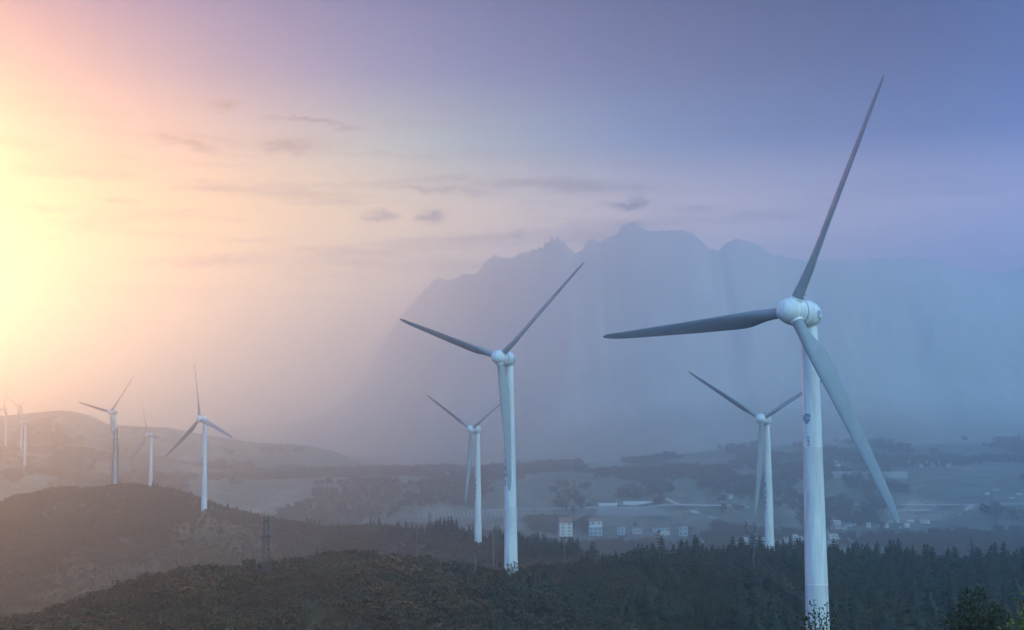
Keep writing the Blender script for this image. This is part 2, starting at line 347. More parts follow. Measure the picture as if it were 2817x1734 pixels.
def ground_hit(px, py, d0=120.0, d1=3200.0):   # where a photo pixel's ray meets the terrain
    r = ray(px, py); r = r / r[1]
    d = np.arange(d0, d1, 2.0); zz = CZ + r[2] * d - height(r[0] * d, d)
    i = np.argmax(zz < 0)
    if not (zz < 0).any(): i = len(d) - 1
    return np.array([r[0] * d[i], d[i], float(height(r[0] * d[i], d[i]))])

# ------------------------------------------------------------------ terrain sheet, cut into hill, valley and mountains
def terrain():
    rr = np.concatenate([np.geomspace(2.5, 240, 46), np.arange(246, 520, 3.5), np.arange(520, 1120, 7), np.arange(1120, 2300, 17), np.arange(2300, 3120, 9), np.arange(3120, 6300, 22), np.geomspace(6320, 9000, 14)])
    aa = np.concatenate([np.arange(-180, -30, 4), np.arange(-30, -22, .4), np.arange(-22, 22, .07), np.arange(22, 30, .4), np.arange(30, 180.1, 4)])
    A, Rr = np.meshgrid(np.radians(aa), rr); x = Rr * np.sin(A); y = Rr * np.cos(A); z = height(x, y)
    # centre vertex closes the sheet under the camera
    V = np.stack([x, y, z], -1); nr, na = x.shape
    idx = np.arange(nr * na).reshape(nr, na)
    Fq = np.stack([idx[:-1, :-1], idx[:-1, 1:], idx[1:, 1:], idx[1:, :-1]], -1)[:, :, ::-1]
    rm = .5 * (rr[1:] + rr[:-1]); am = .5 * (aa[1:] + aa[:-1]); front = np.abs(am) < 62
    zone = np.where(rm < 540, 0, np.where(rm < 1125, 1, np.where(rm < 2300, 2, 3)))[:, None] * np.ones(len(am), int)[None]
    yc = rm[:, None] * np.cos(np.radians(am))[None]
    zone = np.where((zone == 3) & (~front[None] | (yc < np.where(rm[:, None] * np.sin(np.radians(am))[None] < -150, 2465, 2300))), 2, zone)
    for k, nm in enumerate(('foreground_hill', 'wooded_ridge', 'valley', 'mountains')):
        f = Fq[zone == k]; u, inv = np.unique(f, return_inverse=True)
        v = V.reshape(-1, 3)[u]; fi = inv.reshape(-1, 4)
        if k == 0:
            ring = np.searchsorted(u, idx[0]); v = np.vstack([v, [0, 0, CZ - 1.9]]); c = len(v) - 1
            fi = np.vstack([fi, np.stack([ring[1:], ring[:-1], np.full(na - 1, c), np.full(na - 1, c)], -1)])
            me = bpy.data.meshes.new(nm); me.from_pydata(v.tolist(), [], [tuple(q[:3]) if q[2] == q[3] else tuple(q) for q in fi.tolist()])
            me.polygons.foreach_set('use_smooth', [True] * len(me.polygons))
        else: me = mesh_np(nm, v, fi, True)
        tag(link(nm, me, GM[k]), kind='structure')
def ground_mats():
    out = []
    m, n = material('scrub_ground'); p = geo(n)
    a = n.n('ShaderNodeTexNoise', {0: p, 'Scale': .03, 'Detail': 5.0}); b = n.n('ShaderNodeTexNoise', {0: p, 'Scale': .6, 'Detail': 6.0, 'Roughness': .7})
    c = n.mix(n.mr(a, .4, .6), (.075, .065, .034), (.12, .08, .045)); c = n.mix(n.mr(b, .45, .7, 0, .6), c, (.04, .045, .022))
    out.append(finish(m, n, c, .95, bump=b, bstr=.8, bdist=1.0, spec=.1))
    m, n = material('ridge_ground'); p = geo(n)
    a = n.n('ShaderNodeTexNoise', {0: p, 'Scale': .02, 'Detail': 5.0}); b = n.n('ShaderNodeTexNoise', {0: p, 'Scale': .3, 'Detail': 6.0, 'Roughness': .7})
    c = n.mix(n.mr(a, .4, .6), (.12, .088, .06), (.19, .125, .085)); c = n.mix(n.mr(b, .45, .7, 0, .6), c, (.08, .07, .045))  # raised reddish brown: warm haze over the left hill put into the colour
    out.append(finish(m, n, c, .95, bump=b, bstr=.8, bdist=1.5, spec=.1))
    m, n = material('valley_fields'); p = geo(n)
    sp = n.n('ShaderNodeVectorMath', (p, (.021, .008, .0)), operation='MULTIPLY')
    wn = n.n('ShaderNodeTexNoise', {0: p, 'Scale': .004, 'Detail': 2.0}, out=1)
    sp = n.n('ShaderNodeVectorMath', (sp, n.n('ShaderNodeVectorMath', (wn, (.8, .8, 0)), operation='MULTIPLY')), operation='ADD')
    vo = n.n('ShaderNodeTexVoronoi', {0: sp, 'Scale': 1.0}, out=1)
    ss = n.t.nodes.new('ShaderNodeSeparateColor'); n.t.links.new(vo, ss.inputs[0])
    c = n.ramp(ss.outputs[0], [(0, (.12, .14, .10)), (.25, (.155, .155, .115)), (.45, (.24, .21, .17)), (.6, (.125, .14, .10)), (.8, (.20, .185, .145)), (1, (.29, .26, .21))], 'CONSTANT')
    w = n.n('ShaderNodeTexNoise', {0: p, 'Scale': .0045, 'Detail': 6.0, 'Roughness': .6}); c = n.mix(n.mr(w, .46, .54), c, (.12, .135, .105))
    b = n.n('ShaderNodeTexNoise', {0: p, 'Scale': .05, 'Detail': 6.0}); b2 = n.n('ShaderNodeTexNoise', {0: n.n('ShaderNodeVectorMath', (p, (.25, .06, .25)), operation='MULTIPLY'), 'Scale': 1.0, 'Detail': 5.0, 'Roughness': .7})
    hs = n.n('ShaderNodeHueSaturation', {'Value': n.m('MULTIPLY', n.mr(b, .3, .7, .6, 1.35), n.mr(b2, .3, .7, .6, 1.4)), 'Color': c})
    out.append(finish(m, n, hs, .95, bump=b, bstr=.6, bdist=6, spec=.1))
    m, n = material('mountain_rock'); p = geo(n)
    a = n.n('ShaderNodeTexNoise', {0: p, 'Scale': .006, 'Detail': 8.0, 'Roughness': .6})
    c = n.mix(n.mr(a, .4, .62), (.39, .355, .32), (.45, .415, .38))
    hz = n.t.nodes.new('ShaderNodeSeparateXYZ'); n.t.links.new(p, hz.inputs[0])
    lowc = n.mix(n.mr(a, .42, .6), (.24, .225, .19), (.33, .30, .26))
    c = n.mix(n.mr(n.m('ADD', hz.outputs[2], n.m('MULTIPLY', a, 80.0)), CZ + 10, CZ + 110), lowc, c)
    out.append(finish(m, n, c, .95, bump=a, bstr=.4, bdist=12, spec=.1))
    return out
GM = ground_mats()
terrain()

# ------------------------------------------------------------------ haze: one box round everything, the sky outside it
def haze(density=.00063):
    m = bpy.data.materials.new('haze_air'); m.use_nodes = True; t = m.node_tree; t.nodes.clear()
    v = t.nodes.new('ShaderNodeVolumePrincipled'); v.inputs['Density'].default_value = density
    v.inputs['Color'].default_value = (.80, .925, 1.0, 1); v.inputs['Anisotropy'].default_value = .9
    o = t.nodes.new('ShaderNodeOutputMaterial'); t.links.new(v.outputs[0], o.inputs['Volume'])
    top = float(max(MTN[2][3:-5])) + 45
    b = MB().box(-9600, 9600, -9600, 9600, -28, max(top, CZ + 120))
    tag(link('haze', b.mesh('haze'), m), kind='stuff')
haze()

# ------------------------------------------------------------------ wind turbines
def blade_mesh():
    n = 20
    st = [0, .018, .04, .065, .09, .12, .15, .18, .21, .24, .28, .33, .38, .44, .5, .57, .64, .71, .78, .84, .89, .93, .96, .98, .992, 1.0]
    V = []; F = []
    for s in st:
        r = 1.3 + s * (BL - 1.3)
        chord = np.interp(s, [0, .04, .08, .13, .18, .22, .28, .38, .55, .78, .92, .97, .99, 1], [1.75, 1.75, 1.85, 2.3, 2.75, 2.9, 2.82, 2.55, 2.1, 1.5, 1.12, .85, .5, .12])
        th = np.interp(s, [0, .04, .1, .2, .35, .6, 1], [1, 1, .8, .42, .27, .2, .16])
        circ = float(1 - smooth01(s, .03, .19))
        beta = math.radians(np.interp(s, [0, .1, .22, .45, .75, 1], [44, 44, 41, 35, 30, 27]))
        le = np.interp(s, [0, .04, .2, .5, .9, 1], [.5, .5, .33, .33, .36, .5]) * chord
        pre = .9 * s ** 2.2
        for k in range(n):
            a = 2 * PI * k / n; xc = (1 - math.cos(a)) / 2          # 0 LE .. 1 TE
            yt = 5 * th * (.2969 * math.sqrt(xc) - .126 * xc - .3516 * xc ** 2 + .2843 * xc ** 3 - .1036 * xc ** 4)
            ya = (yt if math.sin(a) >= 0 else -yt * .75)
            yci = .5 * th * math.sin(a)
            yy = (ya * (1 - circ) + yci * circ) * chord; xx = xc * chord - le
            # local blade frame: x = towards trailing edge in the rotor plane, y = downwind, z = span
            cx = -math.cos(beta) * xx + math.sin(beta) * yy
            cyy = math.sin(beta) * xx + math.cos(beta) * yy
            V.append((cx, cyy - pre, r))
    m = len(st)
    for i in range(m - 1):
        F += [(i * n + k, (i + 1) * n + k, (i + 1) * n + (k + 1) % n, i * n + (k + 1) % n) for k in range(n)]
    F.append(tuple((m - 1) * n + k for k in range(n)))
    me = bpy.data.meshes.new('blade'); me.from_pydata(V, [], F); me.polygons.foreach_set('use_smooth', [True] * len(me.polygons))
    bm = bmesh.new(); bm.from_mesh(me); bmesh.ops.recalc_face_normals(bm, faces=bm.faces); bm.to_mesh(me); bm.free()
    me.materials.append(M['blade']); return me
RS = 2.12
def tower_r(z): return np.interp(z, [0, 30, HUBH], [1.95, 1.62, 1.2])
def nac_r(s):
    return np.interp(s, [1.75, 1.9, 2.6, 4.0, 4.8, 5.4, 5.9, 6.2, 6.32], [2.02, 2.16, 2.18, 2.16, 2.05, 1.8, 1.35, .75, .05])
def decal_tower(strokes, ang, z0, s):      # flat paint strokes laid on the tower skin, ang from facing the camera
    mb = MB()
    for (x0, y0, x1, y1, w) in strokes:
        L = math.hypot(x1 - x0, y1 - y0); nx, ny = -(y1 - y0) / L * w / 2, (x1 - x0) / L * w / 2; K = 4
        v = []
        for i in range(K + 1):
            t = i / K; px, py = x0 + (x1 - x0) * t, y0 + (y1 - y0) * t
            for sg in (-1, 1):
                X, Z = (px + sg * nx) * s, z0 + (py + sg * ny) * s; rr = float(tower_r(Z)) + .014
                a = ang + X / rr; v.append((rr * math.sin(a), -rr * math.cos(a), Z))
        mb.add(v, [(2 * i, 2 * i + 1, 2 * i + 3, 2 * i + 2) for i in range(K)])
    return mb
def arc(cx, cy_, r, a0, a1, w, n=10):
    P = [(cx + r * math.cos(a0 + (a1 - a0) * i / n), cy_ + r * math.sin(a0 + (a1 - a0) * i / n)) for i in range(n + 1)]
    return [(*P[i], *P[i + 1], w) for i in range(n)]
GLY = [  # upright dark characters, too small to read in the photo: strokes only
    [(-.4, .4, .4, .4, .13), (-.4, .4, -.45, -.45, .13), (.4, .4, .5, -.5, .13), (-.2, .15, .2, -.35, .12), (.2, .15, -.2, -.35, .12)],
    [(-.45, .3, .45, .3, .13), (-.45, -.1, .45, -.1, .13), (0, .5, 0, -.45, .14), (-.45, .3, -.45, -.1, .12), (.45, .3, .45, -.1, .12), (0, -.45, .5, -.4, .12)],
    [(-.45, .1, -.05, .1, .12), (-.25, .45, -.25, -.4, .13), (-.5, -.4, 0, -.25, .12), (.05, .4, .5, .4, .12), (.5, .4, .05, 0, .12), (.05, 0, .5, 0, .12), (.5, 0, .4, -.5, .12), (.25, 0, .05, -.45, .1)],
    [(-.45, .35, .45, .35, .13), (0, .5, 0, -.5, .13), (-.4, 0, .4, 0, .13), (-.5, -.5, .5, -.5, .13)],
]
blade_me = blade_mesh()
collar_me = MB().lathe([(.90, 1.2), (1.02, 1.22), (1.02, 2.16), (.98, 2.24), (.885, 2.26)], 32).mesh('collar', True, 40)
tower_me = MB().lathe([(2.05, -8), (2.05, .0), (2.12, .02), (2.12, .16), (1.96, .18)] + [(float(tower_r(z)), z) for z in (.3, 10, 19.9)] + [(float(tower_r(20)) + .03, 20.0), (float(tower_r(20)) + .03, 20.16)] + [(float(tower_r(z)), z) for z in (20.2, 30, 40.9)] + [(float(tower_r(41)) + .03, 41.0), (float(tower_r(41)) + .03, 41.16)] + [(float(tower_r(z)), z) for z in (41.2, 50, HUBH - 2.2)] + [(1.3, HUBH - 2.15), (1.3, HUBH - 1.7), (.6, HUBH - 1.6)], 64).mesh('tower', True, 35)
sp_prof = [(.02, -2.55), (.5, -2.5), (.95, -2.34), (1.4, -2.0), (1.75, -1.5), (1.98, -.9), (2.08, -.3), (RS, .3), (RS, 1.1), (2.10, 1.36), (2.02, 1.42), (.5, 1.43)]
spinner_me = MB().lathe(sp_prof, 64, 'y').mesh('spinner', True, 45)
gap_me = MB().lathe([(1.5, 1.40), (1.86, 1.43), (1.86, 1.90), (1.5, 1.95)], 48, 'y').mesh('gap_ring', True, 40)
nac_prof = [(1.2, 1.76)] + [(float(nac_r(s)), s) for s in (1.76, 1.9, 2.3)] + [(2.18, 2.9)] + [(2.13, 2.93), (2.13, 3.0), (2.17, 3.03)] + [(float(nac_r(s)), s) for s in (3.4, 4.0, 4.4, 4.8, 5.1, 5.4, 5.65, 5.9, 6.05, 6.2, 6.28, 6.32)]
nacelle_me = MB().lathe(nac_prof, 64, 'y').mesh('nacelle', True, 30)
mast = MB().tube([(0, 2.9, 2.0), (0, 2.9, 3.3)], .05, 6).tube([(-.45, 2.9, 2.9), (.45, 2.9, 2.9)], .035, 6).tube([(-.45, 2.9, 2.9), (-.45, 2.9, 3.2)], .03, 6).tube([(.45, 2.9, 2.9), (.45, 2.9, 3.15)], .03, 6).tube([(0, 2.9, 3.3), (.12, 2.9, 3.9)], [.03, .01], 5)
mast.box(-.15, .15, 2.7, 3.1, 2.05, 2.35)
mast_me = mast.mesh('weather_mast')
hatch_me = MB().box(-.55, .55, 3.4, 4.5, 2.05, 2.26).mesh('roof_hatch')
def logo():
    mb = MB()
    def band(P, w):                          # P in (u along axis, v height), on the +x flank of the nacelle
        P = np.array(P); T = np.gradient(P, axis=0); Nn = np.stack([-T[:, 1], T[:, 0]], 1) / np.linalg.norm(T, axis=1)[:, None]
        v = []
        for (u, h), nn, ww in zip(P, Nn, w):
            for sg in (-1, 1):
                U, Hh = u + sg * nn[0] * ww / 2, h + sg * nn[1] * ww / 2
                r = float(nac_r(U)) + .02; a = math.asin(max(-1, min(1, Hh / r))); v.append((r * math.cos(a), U, r * math.sin(a)))
        mb.add(v, [(2 * i, 2 * i + 1, 2 * i + 3, 2 * i + 2) for i in range(len(P) - 1)])
    t = np.linspace(0, 1, 12); wid = lambda a: a * (.35 + .65 * np.sin(PI * np.clip(t * .9 + .05, 0, 1)))
    for k, (r, w) in enumerate(((.95, .16), (.66, .14), (.38, .12))):
        band([(4.35 + (r * 1.0) * math.cos(a), -.45 + r * math.sin(a)) for a in np.linspace(math.radians(160), math.radians(58), 12)], wid(w))
        band([(4.35 + .55 * r * x - .45 * (1 - x) * r * 1.9, -.5 + .2 * r - x * .5 * r * 1.3) for x in t * 1.0], wid(w * .7))
    return mb.mesh('logo', True)
logo_me = logo()
door_me = MB().box(-.45, .45, -2.02, -1.86, .9, 3.1).mesh('door')
stair_me = MB().box(-.9, .9, -3.4, -1.95, .75, .85).box(-.9, -.84, -3.4, -3.34, -.4, 1.9).box(.84, .9, -3.4, -3.34, -.4, 1.9).box(-.9, .9, -3.39, -3.35, 1.8, 1.9).mesh('access_stair')
base_me = MB().lathe([(3.4, -5), (3.4, .05), (3.25, .15), (2.2, .17)], 32).mesh('foundation', True, 40)
LETTER = {}
def put(name, me, mat, parent, rot=None, loc=None):
    if not me.materials: me.materials.append(mat)
    o = bpy.data.objects.new(name, me); COL.objects.link(o); o.parent = parent
    if loc is not None: o.location = loc
    if rot is not None: o.rotation_euler = rot
    return o
def make_turbine(t):
    far = t['D'] > 1300
    root = empty('wind_turbine', t['base'], -math.radians(t['psi']))
    tag(root, t['label'], 'wind turbine', 'wind turbines across the hills')
    put('tower', tower_me, M['paint'], root)
    put('foundation', base_me, M['concrete'], root)
    dr = put('door', door_me, M['wall_grey'], root)
    tl = (-math.radians(TILT), 0, 0); hubl = (0, -OVER, HUBH)
    rot = math.radians(90) - math.radians(t['ph'])
    put('nacelle', nacelle_me, M['paint'], root, tl, hubl)
    sp = put('spinner', spinner_me, M['paint'], root, tl, hubl)
    put('gap_ring', gap_me, M['dark'], root, tl, hubl)
    if not far:
        na = [o for o in root.children if o.name.startswith('nacelle')][0]
        put('weather_mast', mast_me, M['darksteel'], na); put('roof_hatch', hatch_me, M['paint'], na); put('logo', logo_me, M['mark'], na)
    for k in range(3):
        # rotor frame: angle from vertical, clockwise seen from the front; pitch the span forward by the cone
        g = math.radians(t['ph'] + 120 * k)
        R = Matrix.Rotation(-math.radians(TILT), 4, 'X') @ Matrix.Rotation(-(g - PI / 2), 4, 'Y') @ Matrix.Rotation(math.radians(CONE), 4, 'X')
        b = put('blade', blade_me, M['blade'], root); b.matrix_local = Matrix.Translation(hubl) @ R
        put('root_collar', collar_me, M['paint'], b)
    if t['mark'] is not None:
        a = math.radians(t['psi'] - 0) + math.atan2(t['base'][0], t['base'][1]) * -1 - math.radians(t['mark'])
        if t['k'] == 'near':
            em = arc(0, 0, .42, .4, 5.6, .17, 12) + arc(.05, 0, .2, 0, 6.28, .1, 8) + [(-.75, .35, -.68, -.45, .16), (-.4, -.62, .1, -.64, .14)]
            put('emblem', decal_tower(em, a, HUBH - 16.4, 1.25).mesh('emblem'), M['mark'], root)
            for i in range(3): put('lettering', decal_tower(GLY[i], a + .06, HUBH - 19.5 - i * .52, .46).mesh('lettering'), M['glyph'], root)
        else:
            put('emblem', decal_tower(GLY[3] + GLY[1], a, HUBH - 26.0, 1.3).mesh('emblem'), M['mark'], root)
            for i in range(4): put('lettering', decal_tower(GLY[i], a, HUBH - 29.0 - i * 2.0, 1.35).mesh('lettering'), M['glyph'], root)
    if t['k'] == 'l':
        for sx_ in (-1, 1):
            pl = MB(); pl.tube([(sx_ * 1.9, -1.2, 1.3), (sx_ * 5.6, -1.6, 1.3)], .22, 6).tube([(sx_ * 5.6, -1.6, 1.3), (sx_ * 7.0, -2.6, -2.2)], .22, 6)
            for xx in (3, 4.3, 5.6): pl.tube([(sx_ * xx, -1.5, 1.3), (sx_ * xx, -1.5, -2.5)], .2, 6)
            put('access_platform', pl.mesh('access_platform'), M['wall_white'], root)
    return root
for t in TURB: make_turbine(t)
#PART2
# ------------------------------------------------------------------ paths, roads, fields, clearings
def ribbon(mb, P, w, lift=.3, step=12):
    P = [np.array(p[:2], float) for p in P]; Q = []
    for a, b in zip(P[:-1], P[1:]):
        k = max(1, int(np.linalg.norm(b - a) / step)); Q += [a + (b - a) * i / k for i in range(k)]
    Q.append(P[-1]); Q = np.array(Q); T = np.gradient(Q, axis=0); T /= np.linalg.norm(T, axis=1)[:, None] + 1e-9
    Nn = np.stack([-T[:, 1], T[:, 0]], 1); w = w if hasattr(w, '__len__') else [w] * len(Q)
    ww = np.interp(np.linspace(0, 1, len(Q)), np.linspace(0, 1, len(w)), w) * (1 + .35 * vnoise(Q[:, 0] / 9, Q[:, 1] / 9))
    L = Q + Nn * ww[:, None] / 2; R = Q - Nn * ww[:, None] / 2
    zl = height(L[:, 0], L[:, 1]) + lift; zr = height(R[:, 0], R[:, 1]) + lift
    v = []
    for i in range(len(Q)): v += [(*L[i], zl[i]), (*R[i], zr[i])]
    return mb.add(v, [(2 * i, 2 * i + 1, 2 * i + 3, 2 * i + 2) for i in range(len(Q) - 1)])
def strip(name, pix, w, mat, lift=.4):
    mb = ribbon(MB(), [ground_hit(px, py, 600) for px, py in pix], w, lift)
    return tag(link(name, mb.mesh(name, True), M[mat]), kind='structure')
strip('dirt_track', [(1948,1422),(1966,1431),(1985,1443),(2006,1451),(2013,1456),(2000,1463),(1985,1469),(1970,1477),(1955,1483),(1935,1492),(1918,1499)], [4, 5, 4, 7, 9, 6, 9], 'dirt')
strip('dirt_track', [(1956,1476),(1975,1473),(1990,1468)], 4, 'dirt')
strip('dirt_track', [(1820,1370),(1836,1376),(1850,1383),(1866,1389)], [4, 5, 5], 'dirt')
strip('dirt_track', [(1902,1407),(1912,1412),(1925,1412)], [5, 7, 3], 'dirt')
strip('road', [(1290,1408),(1500,1402),(1640,1398),(1800,1395),(1950,1393),(2052,1394),(2060,1400)], 5, 'road')
strip('road', [(2140,1391),(2270,1389),(2480,1390),(2640,1389),(2900,1386)], 5, 'road')
strip('dirt_track', [(2480,1405),(2510,1406),(2560,1406)], [4, 6, 4], 'dirt')
strip('dirt_track', [(2655,1405),(2668,1398),(2676,1390)], [5, 8, 4], 'soil')
strip('field', [(2480,1507),(2560,1508),(2620,1509),(2690,1510)], [4, 7, 7, 3], 'crop')
rows = MB()
for i in range(24):
    x = 1642 + i * 7.8; ribbon(rows, [ground_hit(x, 1400.5, 900), ground_hit(x + 3 + i * .35, 1421, 900)], 2.2, .5)
tag(link('crop_rows', rows.mesh('crop_rows'), M['crop']), kind='stuff')
rows = MB()
for i in range(30):
    x = 1150 + i * 10.5; ribbon(rows, [ground_hit(x, 1408, 900), ground_hit(x + 2, 1424, 900)], 2.2, .5)
tag(link('crop_rows', rows.mesh('crop_rows'), M['crop']), kind='stuff')
def clearing(cx, cy_, r, mat, sq=.6):
    mb = MB(); n = 28; v = [(cx, cy_, float(height(cx, cy_)) + .2)]
    for j, rr in enumerate((.5, 1.0)):
        for k in range(n):
            a = 2 * PI * k / n; q = r * rr * (1 + .5 * float(vnoise(math.cos(a) * 2 + cx, math.sin(a) * 2 + cy_)))
            x, y = cx + q * math.cos(a), cy_ + q * sq * math.sin(a); v.append((x, y, float(height(x, y)) + .2))
    f = [(0, 1 + k, 1 + (k + 1) % n) for k in range(n)] + [(1 + k, 1 + n + k, 1 + n + (k + 1) % n, 1 + (k + 1) % n) for k in range(n)]
    return tag(link('dirt_clearing', mb.add(v, f).mesh('dirt_clearing', True), M[mat]), kind='structure')
CLR = []
for t in TURB:
    if t['k'] in ('mid', 'mid2', 'l'):
        bx, by, bz = t['base']; r = {'mid': 7, 'mid2': 8, 'l': 4.5, 'f1': 9}[t['k']]
        clearing(bx + (1 if t['k'] != 'mid2' else 0), by - 2, r, 'soil'); CLR.append((bx, by - 2, r * .85))
g0 = ground_hit(1462, 1597, 250); clearing(g0[0], g0[1], 4.5, 'soil', .5); CLR.append((g0[0], g0[1] - 4, 5.0))
g0 = ground_hit(600, 1374, 700); CLR.append((g0[0], g0[1], 8))

# ------------------------------------------------------------------ trees: pines and scrub, a wood of them as stuff, the largest singly
def pine_parts(seed, lean=.0):
    r = random.Random(seed); V = []; F = []
    nl = 11
    for i in range(nl):
        t = i / (nl - 1); z = .10 + .86 * t; R = (.30 * (1 - t) ** .75 + .02) * r.uniform(.8, 1.2); nb = 9 if t < .6 else 6
        for k in range(nb):
            a = 2 * PI * (k + r.random() * .8) / nb; q = R * r.uniform(.6, 1.25); w = .35 * q + .03; dz = -.25 * q + r.uniform(-.02, .04)
            c, s = math.cos(a), math.sin(a); b = len(V)
            V += [(0, 0, z + .05), (c * q * .6 - s * w, s * q * .6 + c * w, z + dz * .5 + .02), (c * q, s * q, z + dz), (c * q * .6 + s * w, s * q * .6 - c * w, z + dz * .5 - .02)]
            F += [(b, b + 1, b + 2), (b, b + 2, b + 3)]
    b = len(V); V += [(.025, 0, .9), (-.02, .02, .9), (0, -.025, .9), (0, 0, 1.03)]; F += [(b, b + 1, b + 3), (b + 1, b + 2, b + 3), (b + 2, b, b + 3)]
    cr = bpy.data.meshes.new('crown'); cr.from_pydata(V, [], F); cr.materials.append(M['pine'])
    tm = MB().tube([(0, 0, -.12), (0, 0, .4), (.005, 0, .95)], [.022, .016, .004], 5, False).mesh('trunk'); tm.materials.append(M['bark'])
    return cr, tm
def scrub_parts(seed):
    r = random.Random(seed); V = []; F = []
    lobes = [(r.uniform(-.28, .28), r.uniform(-.28, .28), r.uniform(.38, .78), r.uniform(.2, .36)) for _ in range(6)] + [(0, 0, .45, .4)]
    for i in range(150):
        lx, ly, lz, lr = r.choice(lobes); d = Vector((r.gauss(0, 1), r.gauss(0, 1), r.gauss(.15, 1))).normalized(); q = lr * r.uniform(.55, 1.08)
        p = Vector((lx, ly, lz)) + Vector((d.x * q, d.y * q, d.z * q * .75)); p.z = max(.02, p.z)
        u = d.orthogonal().normalized(); u.rotate(Matrix.Rotation(r.random() * 6.28, 3, d)); nrm = (d + Vector((r.gauss(0, .6), r.gauss(0, .6), r.gauss(.2, .6)))).normalized()
        u = (u - nrm * u.dot(nrm)).normalized(); w = nrm.cross(u); s = r.uniform(.05, .13); b = len(V)
        V += [p - u * s, p + w * s * .6 + nrm * s * .2, p + u * s, p - w * s * .6 + nrm * s * .2]; F.append((b, b + 1, b + 2)); F.append((b, b + 2, b + 3))
    cr = bpy.data.meshes.new('crown'); cr.from_pydata([tuple(p) for p in V], [], F); cr.materials.append(M['scrub'])
    tb = MB()
    for lx, ly, lz, lr in lobes[:4]: tb.tube([(0, 0, -.12), (lx * .4, ly * .4, lz * .5), (lx, ly, lz)], [.03, .02, .006], 4, False)
    tm = tb.mesh('trunk'); tm.materials.append(M['bark'])
    return cr, tm
def join_me(name, a, b):
    bm = bmesh.new(); bm.from_mesh(a); n = len(bm.faces); bm.from_mesh(b); bm.faces.ensure_lookup_table()
    for f in bm.faces[n:]: f.material_index = 1
    me = bpy.data.meshes.new(name); bm.to_mesh(me); bm.free(); me.materials.append(a.materials[0]); me.materials.append(b.materials[0]); return me
PINES = [pine_parts(s) for s in (11, 12, 13, 14, 15)]
SCRUB = [scrub_parts(s) for s in (21, 22, 23, 24, 25, 26)]
def variants(name, parts):
    c = bpy.data.collections.new(name)
    for i, (a, b) in enumerate(parts): c.objects.link(bpy.data.objects.new(name, join_me(name, a, b)))
    return c
HAZE_TINT = []; GREEN = []
for a_, b_ in SCRUB:
    a2 = a_.copy(); a2.materials.clear(); a2.materials.append(M['haze_tint_scrub']); HAZE_TINT.append((a2, b_))
    a3 = a_.copy(); a3.materials.clear(); a3.materials.append(M['green_scrub']); GREEN.append((a3, b_))
VC_GREEN = variants('green_scrub_variant', GREEN)
VC_PINE, VC_SCRUB, VC_HAZE_TINT = variants('pine_variant', PINES), variants('scrub_variant', SCRUB), variants('haze_tint_scrub_variant', HAZE_TINT)
def gn_tree(coll):
    ng = bpy.data.node_groups.new('scatter', 'GeometryNodeTree')
    ng.interface.new_socket('Geometry', in_out='INPUT', socket_type='NodeSocketGeometry'); ng.interface.new_socket('Geometry', in_out='OUTPUT', socket_type='NodeSocketGeometry')
    gi = ng.nodes.new('NodeGroupInput'); go = ng.nodes.new('NodeGroupOutput'); ip = ng.nodes.new('GeometryNodeInstanceOnPoints'); ci = ng.nodes.new('GeometryNodeCollectionInfo')
    ci.inputs[0].default_value = coll; ci.inputs[1].default_value = True; ci.inputs[2].default_value = True
    def attr(nm, ty):
        a = ng.nodes.new('GeometryNodeInputNamedAttribute'); a.data_type = ty; a.inputs[0].default_value = nm; return a.outputs[0]
    L = ng.links.new
    L(gi.outputs[0], ip.inputs['Points']); L(ci.outputs[0], ip.inputs['Instance']); ip.inputs['Pick Instance'].default_value = True
    L(attr('variant', 'INT'), ip.inputs['Instance Index']); L(attr('rot', 'FLOAT_VECTOR'), ip.inputs['Rotation']); L(attr('size', 'FLOAT_VECTOR'), ip.inputs['Scale'])
    L(ip.outputs[0], go.inputs[0]); return ng
GN_GREEN = gn_tree(VC_GREEN)
GN_PINE, GN_SCRUB, GN_HAZE_TINT = gn_tree(VC_PINE), gn_tree(VC_SCRUB), gn_tree(VC_HAZE_TINT)
def stuff(name, x, y, h, w, ng, nv, label=None):
    z = height(x, y); n = len(x); me = bpy.data.meshes.new(name); me.vertices.add(n)
    me.vertices.foreach_set('co', np.stack([x, y, z], 1).astype(np.float32).ravel())
    me.attributes.new('variant', 'INT', 'POINT').data.foreach_set('value', rng.integers(0, nv, n).astype(np.int32))
    rot = np.stack([rng.normal(0, .05, n), rng.normal(0, .05, n), rng.uniform(0, 6.28, n)], 1)
    me.attributes.new('rot', 'FLOAT_VECTOR', 'POINT').data.foreach_set('vector', rot.astype(np.float32).ravel())
    me.attributes.new('size', 'FLOAT_VECTOR', 'POINT').data.foreach_set('vector', np.stack([h * w, h * w, h], 1).astype(np.float32).ravel())
    o = link(name, me); md = o.modifiers.new('scatter', 'NODES'); md.node_group = ng
    return tag(o, label, kind='stuff')
def area(y0, y1, per, u0=-.42, u1=.42):
    n = int(.5 * (u1 - u0) * (y1 ** 2 - y0 ** 2) / per); y = np.sqrt(rng.uniform(y0 ** 2, y1 ** 2, n)); return rng.uniform(u0, u1, n) * y, y
def keep_clear(x, y):
    k = np.ones(len(x), bool)
    for cx, cy_, r in CLR: k &= np.hypot(x - cx, (y - cy_) / .7) > r
    for t in TURB: k &= np.hypot(x - t['base'][0], y - t['base'][1]) > 4.0
    return k
def single(kind, parts, x, y, h, w, label, cat, group):
    z = height(x, y)
    for i in range(len(x)):
        cr, tm = parts[int(rng.integers(0, len(parts)))]
        e = empty(kind, (float(x[i]), float(y[i]), float(z[i])), float(rng.uniform(0, 6.28))); e.scale = (h[i] * w[i], h[i] * w[i], h[i])
        tag(e, label, cat, group)
        for nm, me in (('crown', cr), ('trunk', tm)):
            o = bpy.data.objects.new(nm, me); COL.objects.link(o); o.parent = e
